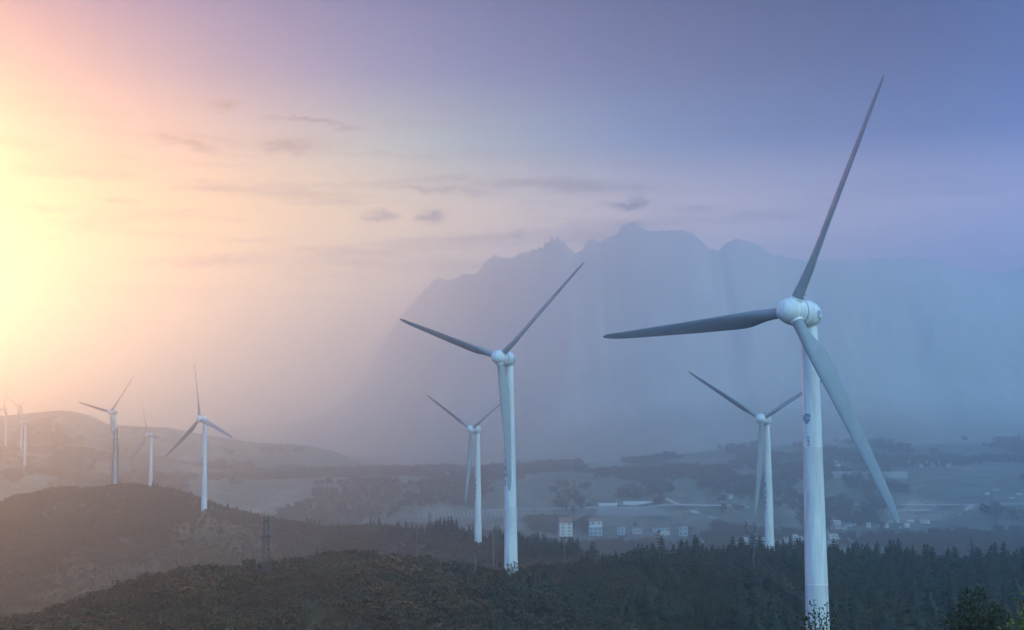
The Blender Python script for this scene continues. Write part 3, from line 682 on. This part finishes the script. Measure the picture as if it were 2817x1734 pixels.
# foreground hill
X0, Y0, Z0 = RIDGES[0][0]
x, y = area(228, 560, 5.2); k = keep_clear(x, y); x, y = x[k], y[k]
px, py = project(np.stack([x, y, height(x, y)], 1))
crest = np.interp(x, X0, Y0)
nz = fbm(x, y, 45, 3)
isp = rng.random(len(x)) < np.clip((px - 1480 + 900 * nz) / 380, 0.0, np.where(np.abs(y - crest) < 30, .74, .5)) * np.clip((y - 300 + 60 * nz + (px > 1900) * 30) / 45, .12, 1)
ok = (y < crest + 28) & (py < 1900)
h = np.where(isp, rng.gamma(4.2, 1.1, len(x)).clip(1.8, 9.5), (1.9 + 3.3 * rng.random(len(x)) ** 3) * (1 + .9 * np.clip(nz, -.45, .6)))
h = np.where(isp & (px < 1750), h * .8, h)
w = np.where(isp, rng.uniform(.85, 1.7, len(x)), rng.uniform(.85, 1.45, len(x)))
thin = isp & (rng.random(len(x)) < .30); ok &= ~thin
sel = lambda m: (x[m], y[m], h[m], w[m])
onpic = (px > -20) & (px < 2840) & (py < 1745)
score = h / y * np.where(np.abs(y - crest) < 16, 2.0, 1.0) * (onpic & ok)
def top_of(mask, n):
    s = np.where(mask, score, -1); i = np.argsort(-s)[:n]; i = i[s[i] > 0]; m = np.zeros(len(x), bool); m[i] = True; return m
mp = top_of(isp, 190); green = (px + 260 * nz) > 1430 + rng.normal(0, 90, len(x)); ms = top_of(~isp & ~green, 290)
single('pine_tree', PINES, *sel(mp), 'dark green pine standing in the dense pine wood on the nearest ridge', 'pine tree', 'pines of the dark wood on the nearest ridge')
single('scrub_bush', SCRUB, *sel(ms), 'leafy brown green scrub bush growing on the nearest hillside', 'bush', 'scrub bushes on the nearest hillside')
stuff('pine_wood', *sel(ok & isp & ~mp), GN_PINE, len(PINES)); stuff('scrub', *sel(ok & ~isp & ~ms & ~green), GN_SCRUB, len(SCRUB)); stuff('undergrowth', *sel(ok & ~isp & green), GN_GREEN, len(GREEN))
# hazy left hill and its spur
X1, Y1, Z1 = RIDGES[1][0]
x, y = area(560, 1045, 7.5, -.44, .10); k = keep_clear(x, y); x, y = x[k], y[k]
px, py = project(np.stack([x, y, height(x, y)], 1)); crest = np.interp(x, X1, Y1); nz = fbm(x, y, 60, 3); ok = (y < crest + 22) & (px < 1720)
h = (1.9 + 3.0 * rng.random(len(x)) ** 2.5) * (1 + .8 * np.clip(nz, -.4, .6)); w = rng.uniform(1.1, 1.8, len(x)); stuff('hill_scrub', x[ok], y[ok], h[ok], w[ok], GN_HAZE_TINT, len(SCRUB))
n = 1500; ppx = rng.uniform(405, 1640, n); cx = np.interp(ppx, [405, 1640], [-260, 36])
cx = np.array([at(p, 1400, np.interp(p, [400, 717, 1112, 1307, 1600], [1000, 960, 815, 740, 620]))[0] for p in ppx]); y = np.interp(cx, X1, Y1) + rng.normal(-2, 9, n)
dens = np.interp(ppx, [405, 440, 600, 700, 880, 960, 1200, 1640], [.12, .5, .35, .14, .22, .5, .9, 1.0]) * np.clip(1.1 + 2.6 * fbm(ppx, ppx * 0, 60, 3), .05, 1.4)
k = (rng.random(n) < dens * .62) & keep_clear(cx, y); x, y, ppx = cx[k], y[k], ppx[k]
h = rng.gamma(8, .72, len(x)).clip(3, 10) * np.interp(ppx, [400, 700, 1000, 1600], [.8, .75, 1.0, 1.05]); w = rng.uniform(.8, 1.25, len(x))
score = h / y; x_ = x; i = np.argsort(-score)[:100]; m = np.zeros(len(x), bool); m[i] = True
single('pine_tree', PINES, x[m], y[m], h[m], w[m], 'small hazy pine in the pine row along the crest of the middle spur', 'pine tree', 'pines along the hazy middle spur')
stuff('pine_row', x[~m], y[~m], h[~m], w[~m], GN_PINE, len(PINES))
# far slopes, knoll and valley woods
x, y = area(1900, 2130, 40, -.44, -.03); k = fbm(x, y, 110, 3) > .02; x, y = x[k], y[k]; h = rng.uniform(2.5, 4.5, len(x)); stuff('far_woods', x, y, h, rng.uniform(1.6, 2.4, len(x)), GN_HAZE_TINT, len(SCRUB))
x, y = area(1130, 2330, 42, -.43, .44); px, py = project(np.stack([x, y, height(x, y)], 1)); nz = fbm(x, y * .6, 75, 4)
knoll = (np.abs(px - 1870) < 170) & (y > 1700) & (y < 1990) | (px > 2400) & (y > 1960) & (y < 2120)
fieldz = (px > 1100) & (px < 1850) & (py > 1396) & (py < 1428) | (px > 1620) & (px < 1960) & (py > 1428) & (py < 1475)
k = ((nz > .04 + .10 * smooth01(px, 1000, 500) - .22 * smooth01(y, 1750, 1300)) | knoll & (nz > -.25)) & ~(fieldz & (nz < .35)) & (rng.random(len(x)) < .8)
hw = [(1558,1474),(1640,1472),(1708,1470),(1818,1470),(1880,1474),(2075,1490),(2180,1490),(2300,1456),(2430,1456),(2295,1488),(2500,1452),(2545,1441),(1720,1390),(2003,1372),(2350,1450),(2240,1480),(1600,1474),(1760,1470)]
for a, b in hw: k &= ~((np.abs(px - a) < 60) & (py > b - 3) & (py < b + 26) & (rng.random(len(x)) < .93))
x, y = x[k], y[k]; h = rng.gamma(10, .6, len(x)).clip(3, 10); stuff('valley_woods', x, y, h, rng.uniform(.9, 1.5, len(x)), GN_SCRUB, len(SCRUB))

# ------------------------------------------------------------------ houses and sheds in the valley
def house(px, base, w, hh, wall, roof, label, cat='house', wins=(2, 1), rtype='gable', group='houses in the valley', deep=.8, name='house', yaw=None, dmin=900):
    g = ground_hit(px, base, dmin); D = g[1]; W_ = w * D / FPX; H = hh * D / FPX; Dp = max(4.0, W_ * deep) if deep < 5 else deep
    r = empty(name, tuple(g), -math.atan2(g[0], g[1]) + (random.uniform(-.3, .3) if yaw is None else yaw)); tag(r, label, cat, group)
    rh = 0 if rtype == 'flat' else (.28 * H if rtype == 'gable' else .2 * H); wh = H - rh
    put('wall', MB().box(-W_ / 2, W_ / 2, 0, Dp, -3, wh).mesh('wall'), M[wall], r)
    o = .35
    if rtype == 'flat': rm = MB().box(-W_ / 2 - o, W_ / 2 + o, -o, Dp + o, wh + .02, wh + .4)
    else:
        v = [(-W_/2-o, -o, wh), (W_/2+o, -o, wh), (W_/2+o, Dp+o, wh), (-W_/2-o, Dp+o, wh), (-W_/2-o, Dp/2, H), (W_/2+o, Dp/2, H)]
        rm = MB().add(v, [(0, 1, 5, 4), (2, 3, 4, 5), (0, 4, 3), (1, 2, 5), (0, 3, 2, 1)])
    put('roof', rm.mesh('roof'), M[roof], r)
    nc, nr = wins
    if nc:
        ww, wz = W_ / nc * .42, wh / nr * .42
        wm = MB().box(-ww / 2, ww / 2, -.06, .03, -wz / 2, wz / 2).mesh('window')
        for j in range(nr):
            for i in range(nc): put('window', wm, M['glass'], r, None, (-W_ / 2 + W_ * (i + .5) / nc, 0, wh * (j + .55) / nr))
    return r
house(1558, 1476, 34, 50, 'wall_white', 'roof_red', 'tall narrow white house with a red roof, leftmost in the valley village', wins=(2, 4), yaw=.15)
house(1640, 1458, 33, 31, 'wall_white', 'roof_red', 'white house with a red roof rising behind a blue green house', wins=(2, 2), yaw=.1)
house(1639, 1474, 36, 23, 'wall_blue', 'roof_pale', 'blue green two storey house below the white red roofed house', wins=(3, 2), rtype='flat', yaw=.05)
house(1708, 1471, 20, 20, 'wall_blue', 'roof_grey', 'small bright blue house left of the pale grey house', wins=(2, 2), rtype='flat')
house(1752, 1469, 24, 16, 'wall_grey', 'roof_grey', 'low pale grey house between two blue houses', wins=(3, 1))
house(1818, 1464, 42, 15, 'wall_blue', 'roof_red', 'wide blue house partly behind the dark utility pole', wins=(4, 1), rtype='gable')
house(1826, 1473, 24, 8, 'wall_white', 'roof_pale', 'low white shed in front of the wide blue house', cat='shed', wins=(3, 1), rtype='flat', name='shed')
house(1880, 1476, 24, 26, 'wall_blue', 'roof_red', 'blue house rightmost in its row, beside the winding track', wins=(2, 2), rtype='flat')
house(1673, 1393, 52, 8, 'wall_white', 'roof_pale', 'shorter long white greenhouse beyond the striped field', cat='greenhouse', wins=(0, 0), name='greenhouse', yaw=0, deep=9.0)
house(1753, 1390, 76, 9, 'wall_white', 'roof_pale', 'longer white greenhouse on the right beyond the striped field', cat='greenhouse', wins=(0, 0), name='greenhouse', yaw=0, deep=9.0)
house(1708, 1391, 7, 6, 'wall_white', 'roof_grey', 'tiny white hut between the two long greenhouses', cat='hut', wins=(1, 1), name='hut')
house(2003, 1372, 16, 12, 'wall_white', 'roof_grey', 'lone pale house on the slope of the rounded wooded knoll', wins=(2, 1))
ORD = 'first second third fourth fifth sixth seventh eighth ninth tenth eleventh twelfth thirteenth fourteenth fifteenth sixteenth seventeenth eighteenth'.split()
LOOK = dict(wall_white='white', wall_grey='grey', wall_blue='bluish', roof_grey='grey', roof_pale='pale', roof_red='red')
for q, (px, b, w, hh, wl, rf) in enumerate(sorted([(2050,1489,14,11,'wall_white','roof_grey'),(2072,1484,12,7,'wall_white','roof_pale'),(2092,1486,22,7,'wall_white','roof_pale'),(2040,1499,14,7,'wall_grey','roof_grey'),(2028,1498,7,5,'wall_white','roof_pale'),
        (2152,1484,10,8,'wall_white','roof_grey'),(2166,1488,14,10,'wall_grey','roof_red'),(2183,1480,16,9,'wall_white','roof_pale'),(2200,1486,14,10,'wall_white','roof_grey'),(2172,1500,18,7,'wall_blue','roof_pale'),(2210,1478,10,8,'wall_white','roof_red'),(2190,1494,10,8,'wall_grey','roof_grey')])):
    house(px, b, w, hh, wl, rf, f'small {LOOK[wl]} house with {LOOK[rf]} roof, {ORD[q]} from the left beside the nearest tower', wins=(2, 1), group='village houses left of the nearest tower')
for q, (px, b, w, hh, rt) in enumerate([(2281,1456,13,12,'gable'),(2304,1456,12,11,'gable'),(2317,1457,6,5,'flat'),(2325,1457,10,7,'flat'),(2331,1449,8,6,'gable'),(2340,1449,7,8,'gable'),(2353,1448,8,7,'gable'),(2389,1453,12,13,'flat'),(2422,1458,6,11,'flat'),(2437,1453,11,14,'gable'),(2450,1438,13,6,'gable'),(2476,1455,6,5,'flat'),(2496,1452,12,11,'gable'),(2504,1438,16,6,'gable')]):
    house(px, b, w, hh, 'wall_white', random.choice(['roof_grey', 'roof_pale', 'roof_grey']), f'small white {rt} roofed house, {ORD[q]} from the nearest tower in the right hand row'.replace('gable roofed', 'gabled'), wins=(2, 1) if w > 9 else (1, 1), rtype=rt, group='white houses right of the nearest tower')
house(2297, 1441, 30, 9, 'wall_white', 'roof_pale', 'long low white building above the row of white houses', wins=(5, 1), deep=.35)
house(2544, 1441, 24, 11, 'wall_white', 'roof_grey', 'white house at the right end of the straggling row', wins=(3, 1), deep=.5)
house(2297, 1483, 30, 12, 'wall_white', 'roof_pale', 'white house with dark windows beside the nearest tower, upper of a pair', wins=(5, 1), rtype='flat', deep=.5)
house(2286, 1496, 18, 10, 'wall_white', 'roof_grey', 'white house beside the nearest tower, lower of a pair', wins=(2, 1), deep=.6)
house(2740, 1352, 16, 8, 'wall_grey', 'roof_red', 'far house with a red roof on the wooded rise', wins=(2, 1))
house(2716, 1361, 13, 6, 'wall_white', 'roof_pale', 'far white house just left of the red roofed one', wins=(2, 1))
house(2803, 1364, 14, 6, 'wall_white', 'roof_pale', 'far white house near the right edge, upper of two', wins=(2, 1))
house(2783, 1374, 15, 7, 'wall_white', 'roof_grey', 'far white house near the right edge, lower of two', wins=(2, 1))
house(2640, 1418, 9, 6, 'wall_grey', 'roof_red', 'tiny house with a reddish roof alone in the fields', wins=(1, 1))
for k, px in enumerate([2284, 2296, 2309, 2320] + list(range(2498, 2620, 9))):
    q = px + random.uniform(-3, 3); house(q, 1285 + random.uniform(-4, 3), random.uniform(5, 8), random.uniform(8, 16), random.choice(['wall_white', 'wall_white', 'wall_grey']), 'roof_grey', f'pale block of the hazy far town at the mountain foot, {ORD[k]} from the left', cat='building', wins=(2, 3), rtype='flat', group='blocks of the far town', name='town_block')
def long_block(x0, x1, base, hh, label):
    g = ground_hit((x0 + x1) / 2, base, 900); D = g[1]; W_ = (x1 - x0) * D / FPX; H = hh * D / FPX
    r = empty('apartment_block', tuple(g), -math.atan2(g[0], g[1])); tag(r, label, 'building')
    put('wall', MB().box(-W_ / 2, W_ / 2, 0, 10, -3, H).mesh('wall'), M['roof_grey'], r); put('roof', MB().box(-W_ / 2 - .3, W_ / 2 + .3, -.6, 10.3, H + .01, H + .6).mesh('roof'), M['roof_grey'], r)
    n = int((x1 - x0) / 5.2); pm_ = MB().box(-1.1, 1.1, -.5, -.01, -1, H).mesh('pilaster')
    for i in range(n + 1): put('pilaster', pm_, M['wall_grey'], r, None, (-W_ / 2 + 1.1 + (W_ - 2.2) * i / n, 0, 0))
long_block(2290, 2400, 1317, 18, 'long pale striped block below the far town, left one beside the tower')
long_block(2412, 2495, 1316, 17, 'long pale striped block below the far town, right one behind the blade')

# ------------------------------------------------------------------ poles, pylons, mast, cables
def ground_pt(px, Y):
    x = at(px, 1400, Y)[0]; return np.array([x, Y, float(height(x, Y))])
def pole(px, top, Y, label, arms=(), mat='wood', r=.16, ring=None, base_px=None):
    g = ground_pt(px, Y); H = at(px, top, Y)[2] - g[2]
    e = empty('utility_pole', tuple(g), -math.atan2(g[0], g[1])); tag(e, label, 'utility pole', 'utility poles on the ridges')
    put('pole', MB().tube([(0, 0, -1), (0, 0, H)], [r * 1.3, r * .8], 8).mesh('pole'), M[mat], e)
    for dz, wd in arms:
        put('crossarm', MB().box(-wd / 2, wd / 2, -.1 - r, .1 - r, H - dz - .09, H - dz + .09).mesh('crossarm'), M['darksteel'], e)
        for q in (-.48, -.22, .22, .48): put('insulator', MB().lathe([(.03, 0), (.12, .05), (.12, .16), (.07, .2), (.12, .25), (.1, .36), (.03, .4)], 8).mesh('insulator', True), M['darksteel'], e, None, (q * wd, -r, H - dz + .09))
    if ring:
        dx, cz, rr = ring; P = [(dx + rr * math.cos(a), 0, H + cz + rr * 1.15 * math.sin(a)) for a in np.linspace(math.radians(128), math.radians(412), 22)]
        put('lyre_frame', MB().tube(P, .14, 6).tube([(P[0][0] - .7, 0, P[0][2] + .5), (P[0][0] + .1, 0, P[0][2])], .1, 5).tube([(P[-1][0] + .5, 0, P[-1][2] + .5), (P[-1][0] - .1, 0, P[-1][2])], .1, 5).mesh('lyre_frame'), M['darksteel'], e)
    return g, H
pole(1812, 1456, 452, 'dark utility pole with short crossarms rising from the pine wood, left of the lyre pole', ((.9, 1.3), (2.0, 2.6), (3.0, 2.0)), 'darksteel')
pole(2070, 1470, 428, 'utility pole topped by a lyre shaped steel frame, before the pine wood', ((1.0, 1.6), (1.9, 2.8), (2.9, 1.9)), 'darksteel', ring=(-.8, 1.9, 1.55))
pole(2668, 1476, 455, 'thin dark utility pole with two crossarms over the right pine wood', ((3.0, 2.2), (4.6, 3.0)), 'darksteel', .13)
pole(1182, 1410, 770, 'dark pole with crossarms among pines, between the platform and scrub turbines', ((.8, 2.0), (2.2, 2.6), (3.2, 2.2)), 'darksteel', .2)
pole(1020, 1412, 862, 'small dark pole on the spur crest left of the other pine row poles', ((.8, 2.0),), 'darksteel', .16)
pole(1146, 1462, 690, 'pale bare pole on the spur slope left of the pine row turbine', ((.4, 1.2),), 'wood', .17)
pole(1356, 1458, 650, 'pale bare pole between the pine row turbine and the tall scrub turbine', ((.4, 1.2),), 'wood', .17)
pole(1551, 1478, 470, 'pale slender pole rising against the valley village', ((.4, 1.0),), 'wood', .12)
pole(1306, 1514, 398, 'short pale pole at the scrub edge below the pine row turbine', ((.4, .9),), 'wood', .11)
pole(880, 1478, 800, 'faint pale pole on the hazy spur right of the lattice pylon', ((.4, 1.2),), 'wood', .16)
pole(2212, 1642, 318, 'pale pole beside the foot of the nearest tower holding two cables', ((.3, 1.2),), 'wood', .1)
pole(508, 1338, 985, 'small pole with a ring shaped frame on the left hill crest', (), 'steel', .2, ring=(0, 1.6, 1.75))
def cable(a, b, sag, label):
    P = [tuple(np.array(a) + (np.array(b) - np.array(a)) * t - np.array([0, 0, sag * 4 * t * (1 - t)])) for t in np.linspace(0, 1, 20)]
    tag(link('power_cable', MB().tube(P, .03, 5).mesh('power_cable'), M['cable']), label, 'cable', 'cables down the pine slope')
cable(at(2078, 1508, 427.6), at(2207, 1646, 317.8), 1.2, 'upper thin cable crossing the dark pine slope to the tower foot')
cable(at(2064, 1511, 427.6), at(2216, 1652, 317.8), 2.0, 'lower thin cable crossing the dark pine slope to the tower foot')
def lattice(px, top, Y, label, name, b0, b1, n, rl, mat, arms=(), plats=(), extra=False):
    g = ground_pt(px, Y); H = at(px, top, Y)[2] - g[2]; e = empty(name, tuple(g), -math.atan2(g[0], g[1]) + .3); tag(e, label, 'lattice tower')
    wd = lambda t: (b0 + (b1 - b0) * t ** .8) / 2
    for sx_, sy in ((-1, -1), (1, -1), (1, 1), (-1, 1)):
        put('leg', MB().tube([(sx_ * wd(t), sy * wd(t), -1 + (H + 1) * t) for t in np.linspace(0, 1, n + 1)], rl, 5).mesh('leg'), M[mat], e)
    br = MB()
    for i in range(n):
        t0, t1 = i / n, (i + 1) / n; z0, z1 = -1 + (H + 1) * t0, -1 + (H + 1) * t1; a, b = wd(t0), wd(t1)
        C0 = [(-a, -a), (a, -a), (a, a), (-a, a)]; C1 = [(-b, -b), (b, -b), (b, b), (-b, b)]
        for q in range(4):
            p0, p1, q0, q1 = C0[q], C0[(q + 1) % 4], C1[q], C1[(q + 1) % 4]
            br.tube([(*p0, z0), (*q1, z1)], rl * .55, 4, False).tube([(*p1, z0), (*q0, z1)], rl * .55, 4, False).tube([(*q0, z1), (*q1, z1)], rl * .5, 4, False)
    tag(put('bracing', br.mesh('bracing'), M[mat], e), kind='stuff')
    for z, L in arms:
        put('crossarm', MB().add([(-L / 2, 0, z), (0, -.35, z + .25), (L / 2, 0, z), (0, .35, z + .25), (0, 0, z + .75), (0, 0, z - .05)], [(0, 1, 4), (1, 2, 4), (2, 3, 4), (3, 0, 4), (0, 5, 1), (1, 5, 2), (2, 5, 3), (3, 5, 0)]).mesh('crossarm'), M[mat], e)
    for z, R in plats:
        p = put('platform', MB().lathe([(.5, z), (R, z), (R, z + .18), (.5, z + .18)], 24).lathe([(R - .06, z + 1.1), (R, z + 1.1), (R, z + 1.2), (R - .06, z + 1.2), (R - .06, z + 1.1)], 24).mesh('platform'), M[mat], e)
        am = MB().box(-.2, .2, -.12, .12, -.9, 1.6).mesh('antenna_panel')
        for k in range(6): put('antenna_panel', am, M['wall_white'], p, (0, 0, k * PI / 3 + PI / 2), ((R + .15) * math.cos(k * PI / 3), (R + .15) * math.sin(k * PI / 3), z + .7))
    if extra: put('lightning_rod', MB().tube([(0, 0, H - .5), (0, 0, H + 3.5)], [.08, .02], 5).mesh('lightning_rod'), M[mat], e)
    return g, H
hm = at(316, 1177, 1004)[2] - ground_pt(316, 1004)[2]
lattice(316, 1177, 1004, 'tall lattice radio mast with two antenna platforms in front of a hazy turbine', 'radio_mast', 4.4, 1.9, 14, .2, 'darksteel', plats=((hm - 2.2, 2.3), (hm - 7.2, 2.3)), extra=True)
hp = at(733, 1424, 352)[2] - ground_pt(733, 352)[2]
lattice(733, 1424, 352, 'slim lattice power pylon with one crossarm standing at the scrub hill crest', 'power_pylon', 2.3, 1.0, 11, .06, 'darksteel', arms=((hp - 4.8, 3.8), (hp - 1.2, 2.0)))

# ------------------------------------------------------------------ plants close to the camera
def leafy(name, base, shoots, leaf, mat, label, cat, dense=1.0, seed=1, trunk_r=.05, flop=.5, round_=.5):
    """shoots: (top offset xyz, radius at base, radius at tip, number of leaves)"""
    r = random.Random(seed); e = empty(name, tuple(base)); tag(e, label, cat)
    V = []; F = []; st_ = MB()
    for top, r0, r1, n in shoots:
        top = Vector(top); mid = Vector((top.x * .35 + r.uniform(-.1, .1), top.y * .35, top.z * .5))
        P = lambda t: (mid * (2 * t * (1 - t)) + top * t * t)
        st_.tube([tuple(P(t)) for t in np.linspace(0, 1, 8)], [trunk_r * (1 - .85 * t) for t in np.linspace(0, 1, 8)], 6, False)
        for i in range(int(n * dense)):
            t = 1 - r.random() ** 1.15 * .62; c = P(t); R = r1 + (r0 - r1) * ((1 - t) / .62) ** .7
            a = r.random() * 6.283; q = R * math.sqrt(r.random()); off = Vector((math.cos(a) * q, math.sin(a) * q, r.uniform(-.5, .5) * R * .8)); p = c + off
            if i % 9 == 0: st_.tube([tuple(P(max(0, t - .06))), tuple(c + off * .5 + Vector((0, 0, -.02))), tuple(p)], [trunk_r * .16, trunk_r * .12, trunk_r * .06], 4, False)
            d = (off.normalized() * .9 + Vector((r.gauss(0, .5), r.gauss(0, .5), r.gauss(.45, flop)))).normalized(); u = d
            nn = u.orthogonal().normalized(); nn.rotate(Matrix.Rotation(r.random() * 6.28, 3, u)); w = nn.cross(u); L = leaf * r.uniform(.65, 1.2); b = len(V); h_ = L * round_ * .5
            V += [p, p + u * L * .45 + w * h_ + nn * h_ * .35, p + u * L, p + u * L * .45 - w * h_ + nn * h_ * .35, p + u * L * .5]
            F += [(b, b + 4, b + 1), (b + 1, b + 4, b + 2), (b, b + 3, b + 4), (b + 4, b + 3, b + 2)]
    me = bpy.data.meshes.new('leaves'); me.from_pydata([tuple(v) for v in V], [], F); put('leaves', me, M[mat], e); put('stem', st_.mesh('stem'), M['bark'], e)
    return e
def near_plant(name, D, base_px, shoots_px, leaf, mat, label, cat, **k):
    bx = at(base_px, 1734, D); z = float(height(bx[0], D)); base = (bx[0], D, z); S = []
    for px, py, dy, r0, r1, n in shoots_px:
        t = at(px, py, D + dy); S.append(((t[0] - bx[0], dy, t[2] - z), r0 * D / FPX, r1 * D / FPX, n))
    return leafy(name, base, S, leaf, mat, label, cat, **k)
near_plant('leafy_tree', 42, 2690, [(2655,1622,0,60,9,330),(2694,1617,.2,55,8,360),(2672,1650,-.3,60,16,300),(2735,1664,.2,60,16,330),(2760,1682,-.2,50,18,260),(2625,1682,.1,46,13,230),(2606,1704,-.2,44,16,220),(2700,1690,-.5,75,34,420),(2650,1712,-.6,60,30,320),(2790,1716,.2,50,22,260),(2735,1712,-.6,70,34,360)], .105, 'leaf', 'dark leafy tree top with pointed shoots at the bottom right corner', 'tree', seed=4, dense=1.9)
near_plant('leafy_bush', 46, 2256, [(2238,1652,0,34,7,60),(2276,1658,.2,36,8,75),(2254,1672,-.2,40,12,70),(2222,1678,.1,34,10,75),(2290,1690,-.1,34,12,70),(2208,1694,.2,34,14,120),(2262,1704,-.2,46,20,110),(2240,1716,-.3,46,20,120),(2300,1712,.2,34,16,110)], .10, 'leaf', 'sparse dark leafy bush before the foot of the nearest turbine tower', 'bush', seed=9, round_=.8)
near_plant('leafy_tree', 20, 2900, [(2806,1652,0,26,8,40),(2796,1690,.1,60,16,110),(2766,1722,.1,50,10,90),(2835,1640,.1,60,26,120),(2820,1700,-.1,70,40,130)], .085, 'yellow_leaf', 'yellow green leafy branch reaching in at the bottom right edge', 'tree', seed=12, round_=.62)
near_plant('leafy_shoot', 40, 1822, [(1822,1722,0,22,5,26),(1810,1734,0,16,5,14)], .085, 'yellow_leaf', 'small green leaf tip at the bottom edge below the dark utility pole', 'plant', seed=15)
near_plant('leafy_shoot', 42, 2562, [(2566,1722,0,22,6,30),(2548,1731,0,18,6,24),(2580,1733,0,18,6,20)], .1, 'leaf', 'small leafy tip at the bottom edge just left of the corner tree', 'plant', seed=16)
bt = [t for t in TURB if t['k'] == 'mid'][0]['base']; gx, gy = bt[0] + .2, bt[1] - 5.5
leafy('leafy_bush', (gx, gy, float(height(gx, gy)) - .2), [((-.9, 0, 4.6), 1.1, .4, 40), ((.5, .1, 5.4), 1.1, .4, 46), ((1.5, 0, 4.8), .9, .4, 38), ((-.2, -.2, 4.0), 1.3, .6, 46), ((2.4, 0, 3.4), .8, .4, 26)], .52, 'leaf', 'dark open bush with large leaf clumps before the tall scrub turbine foot', 'bush', seed=22, trunk_r=.06, round_=.85)
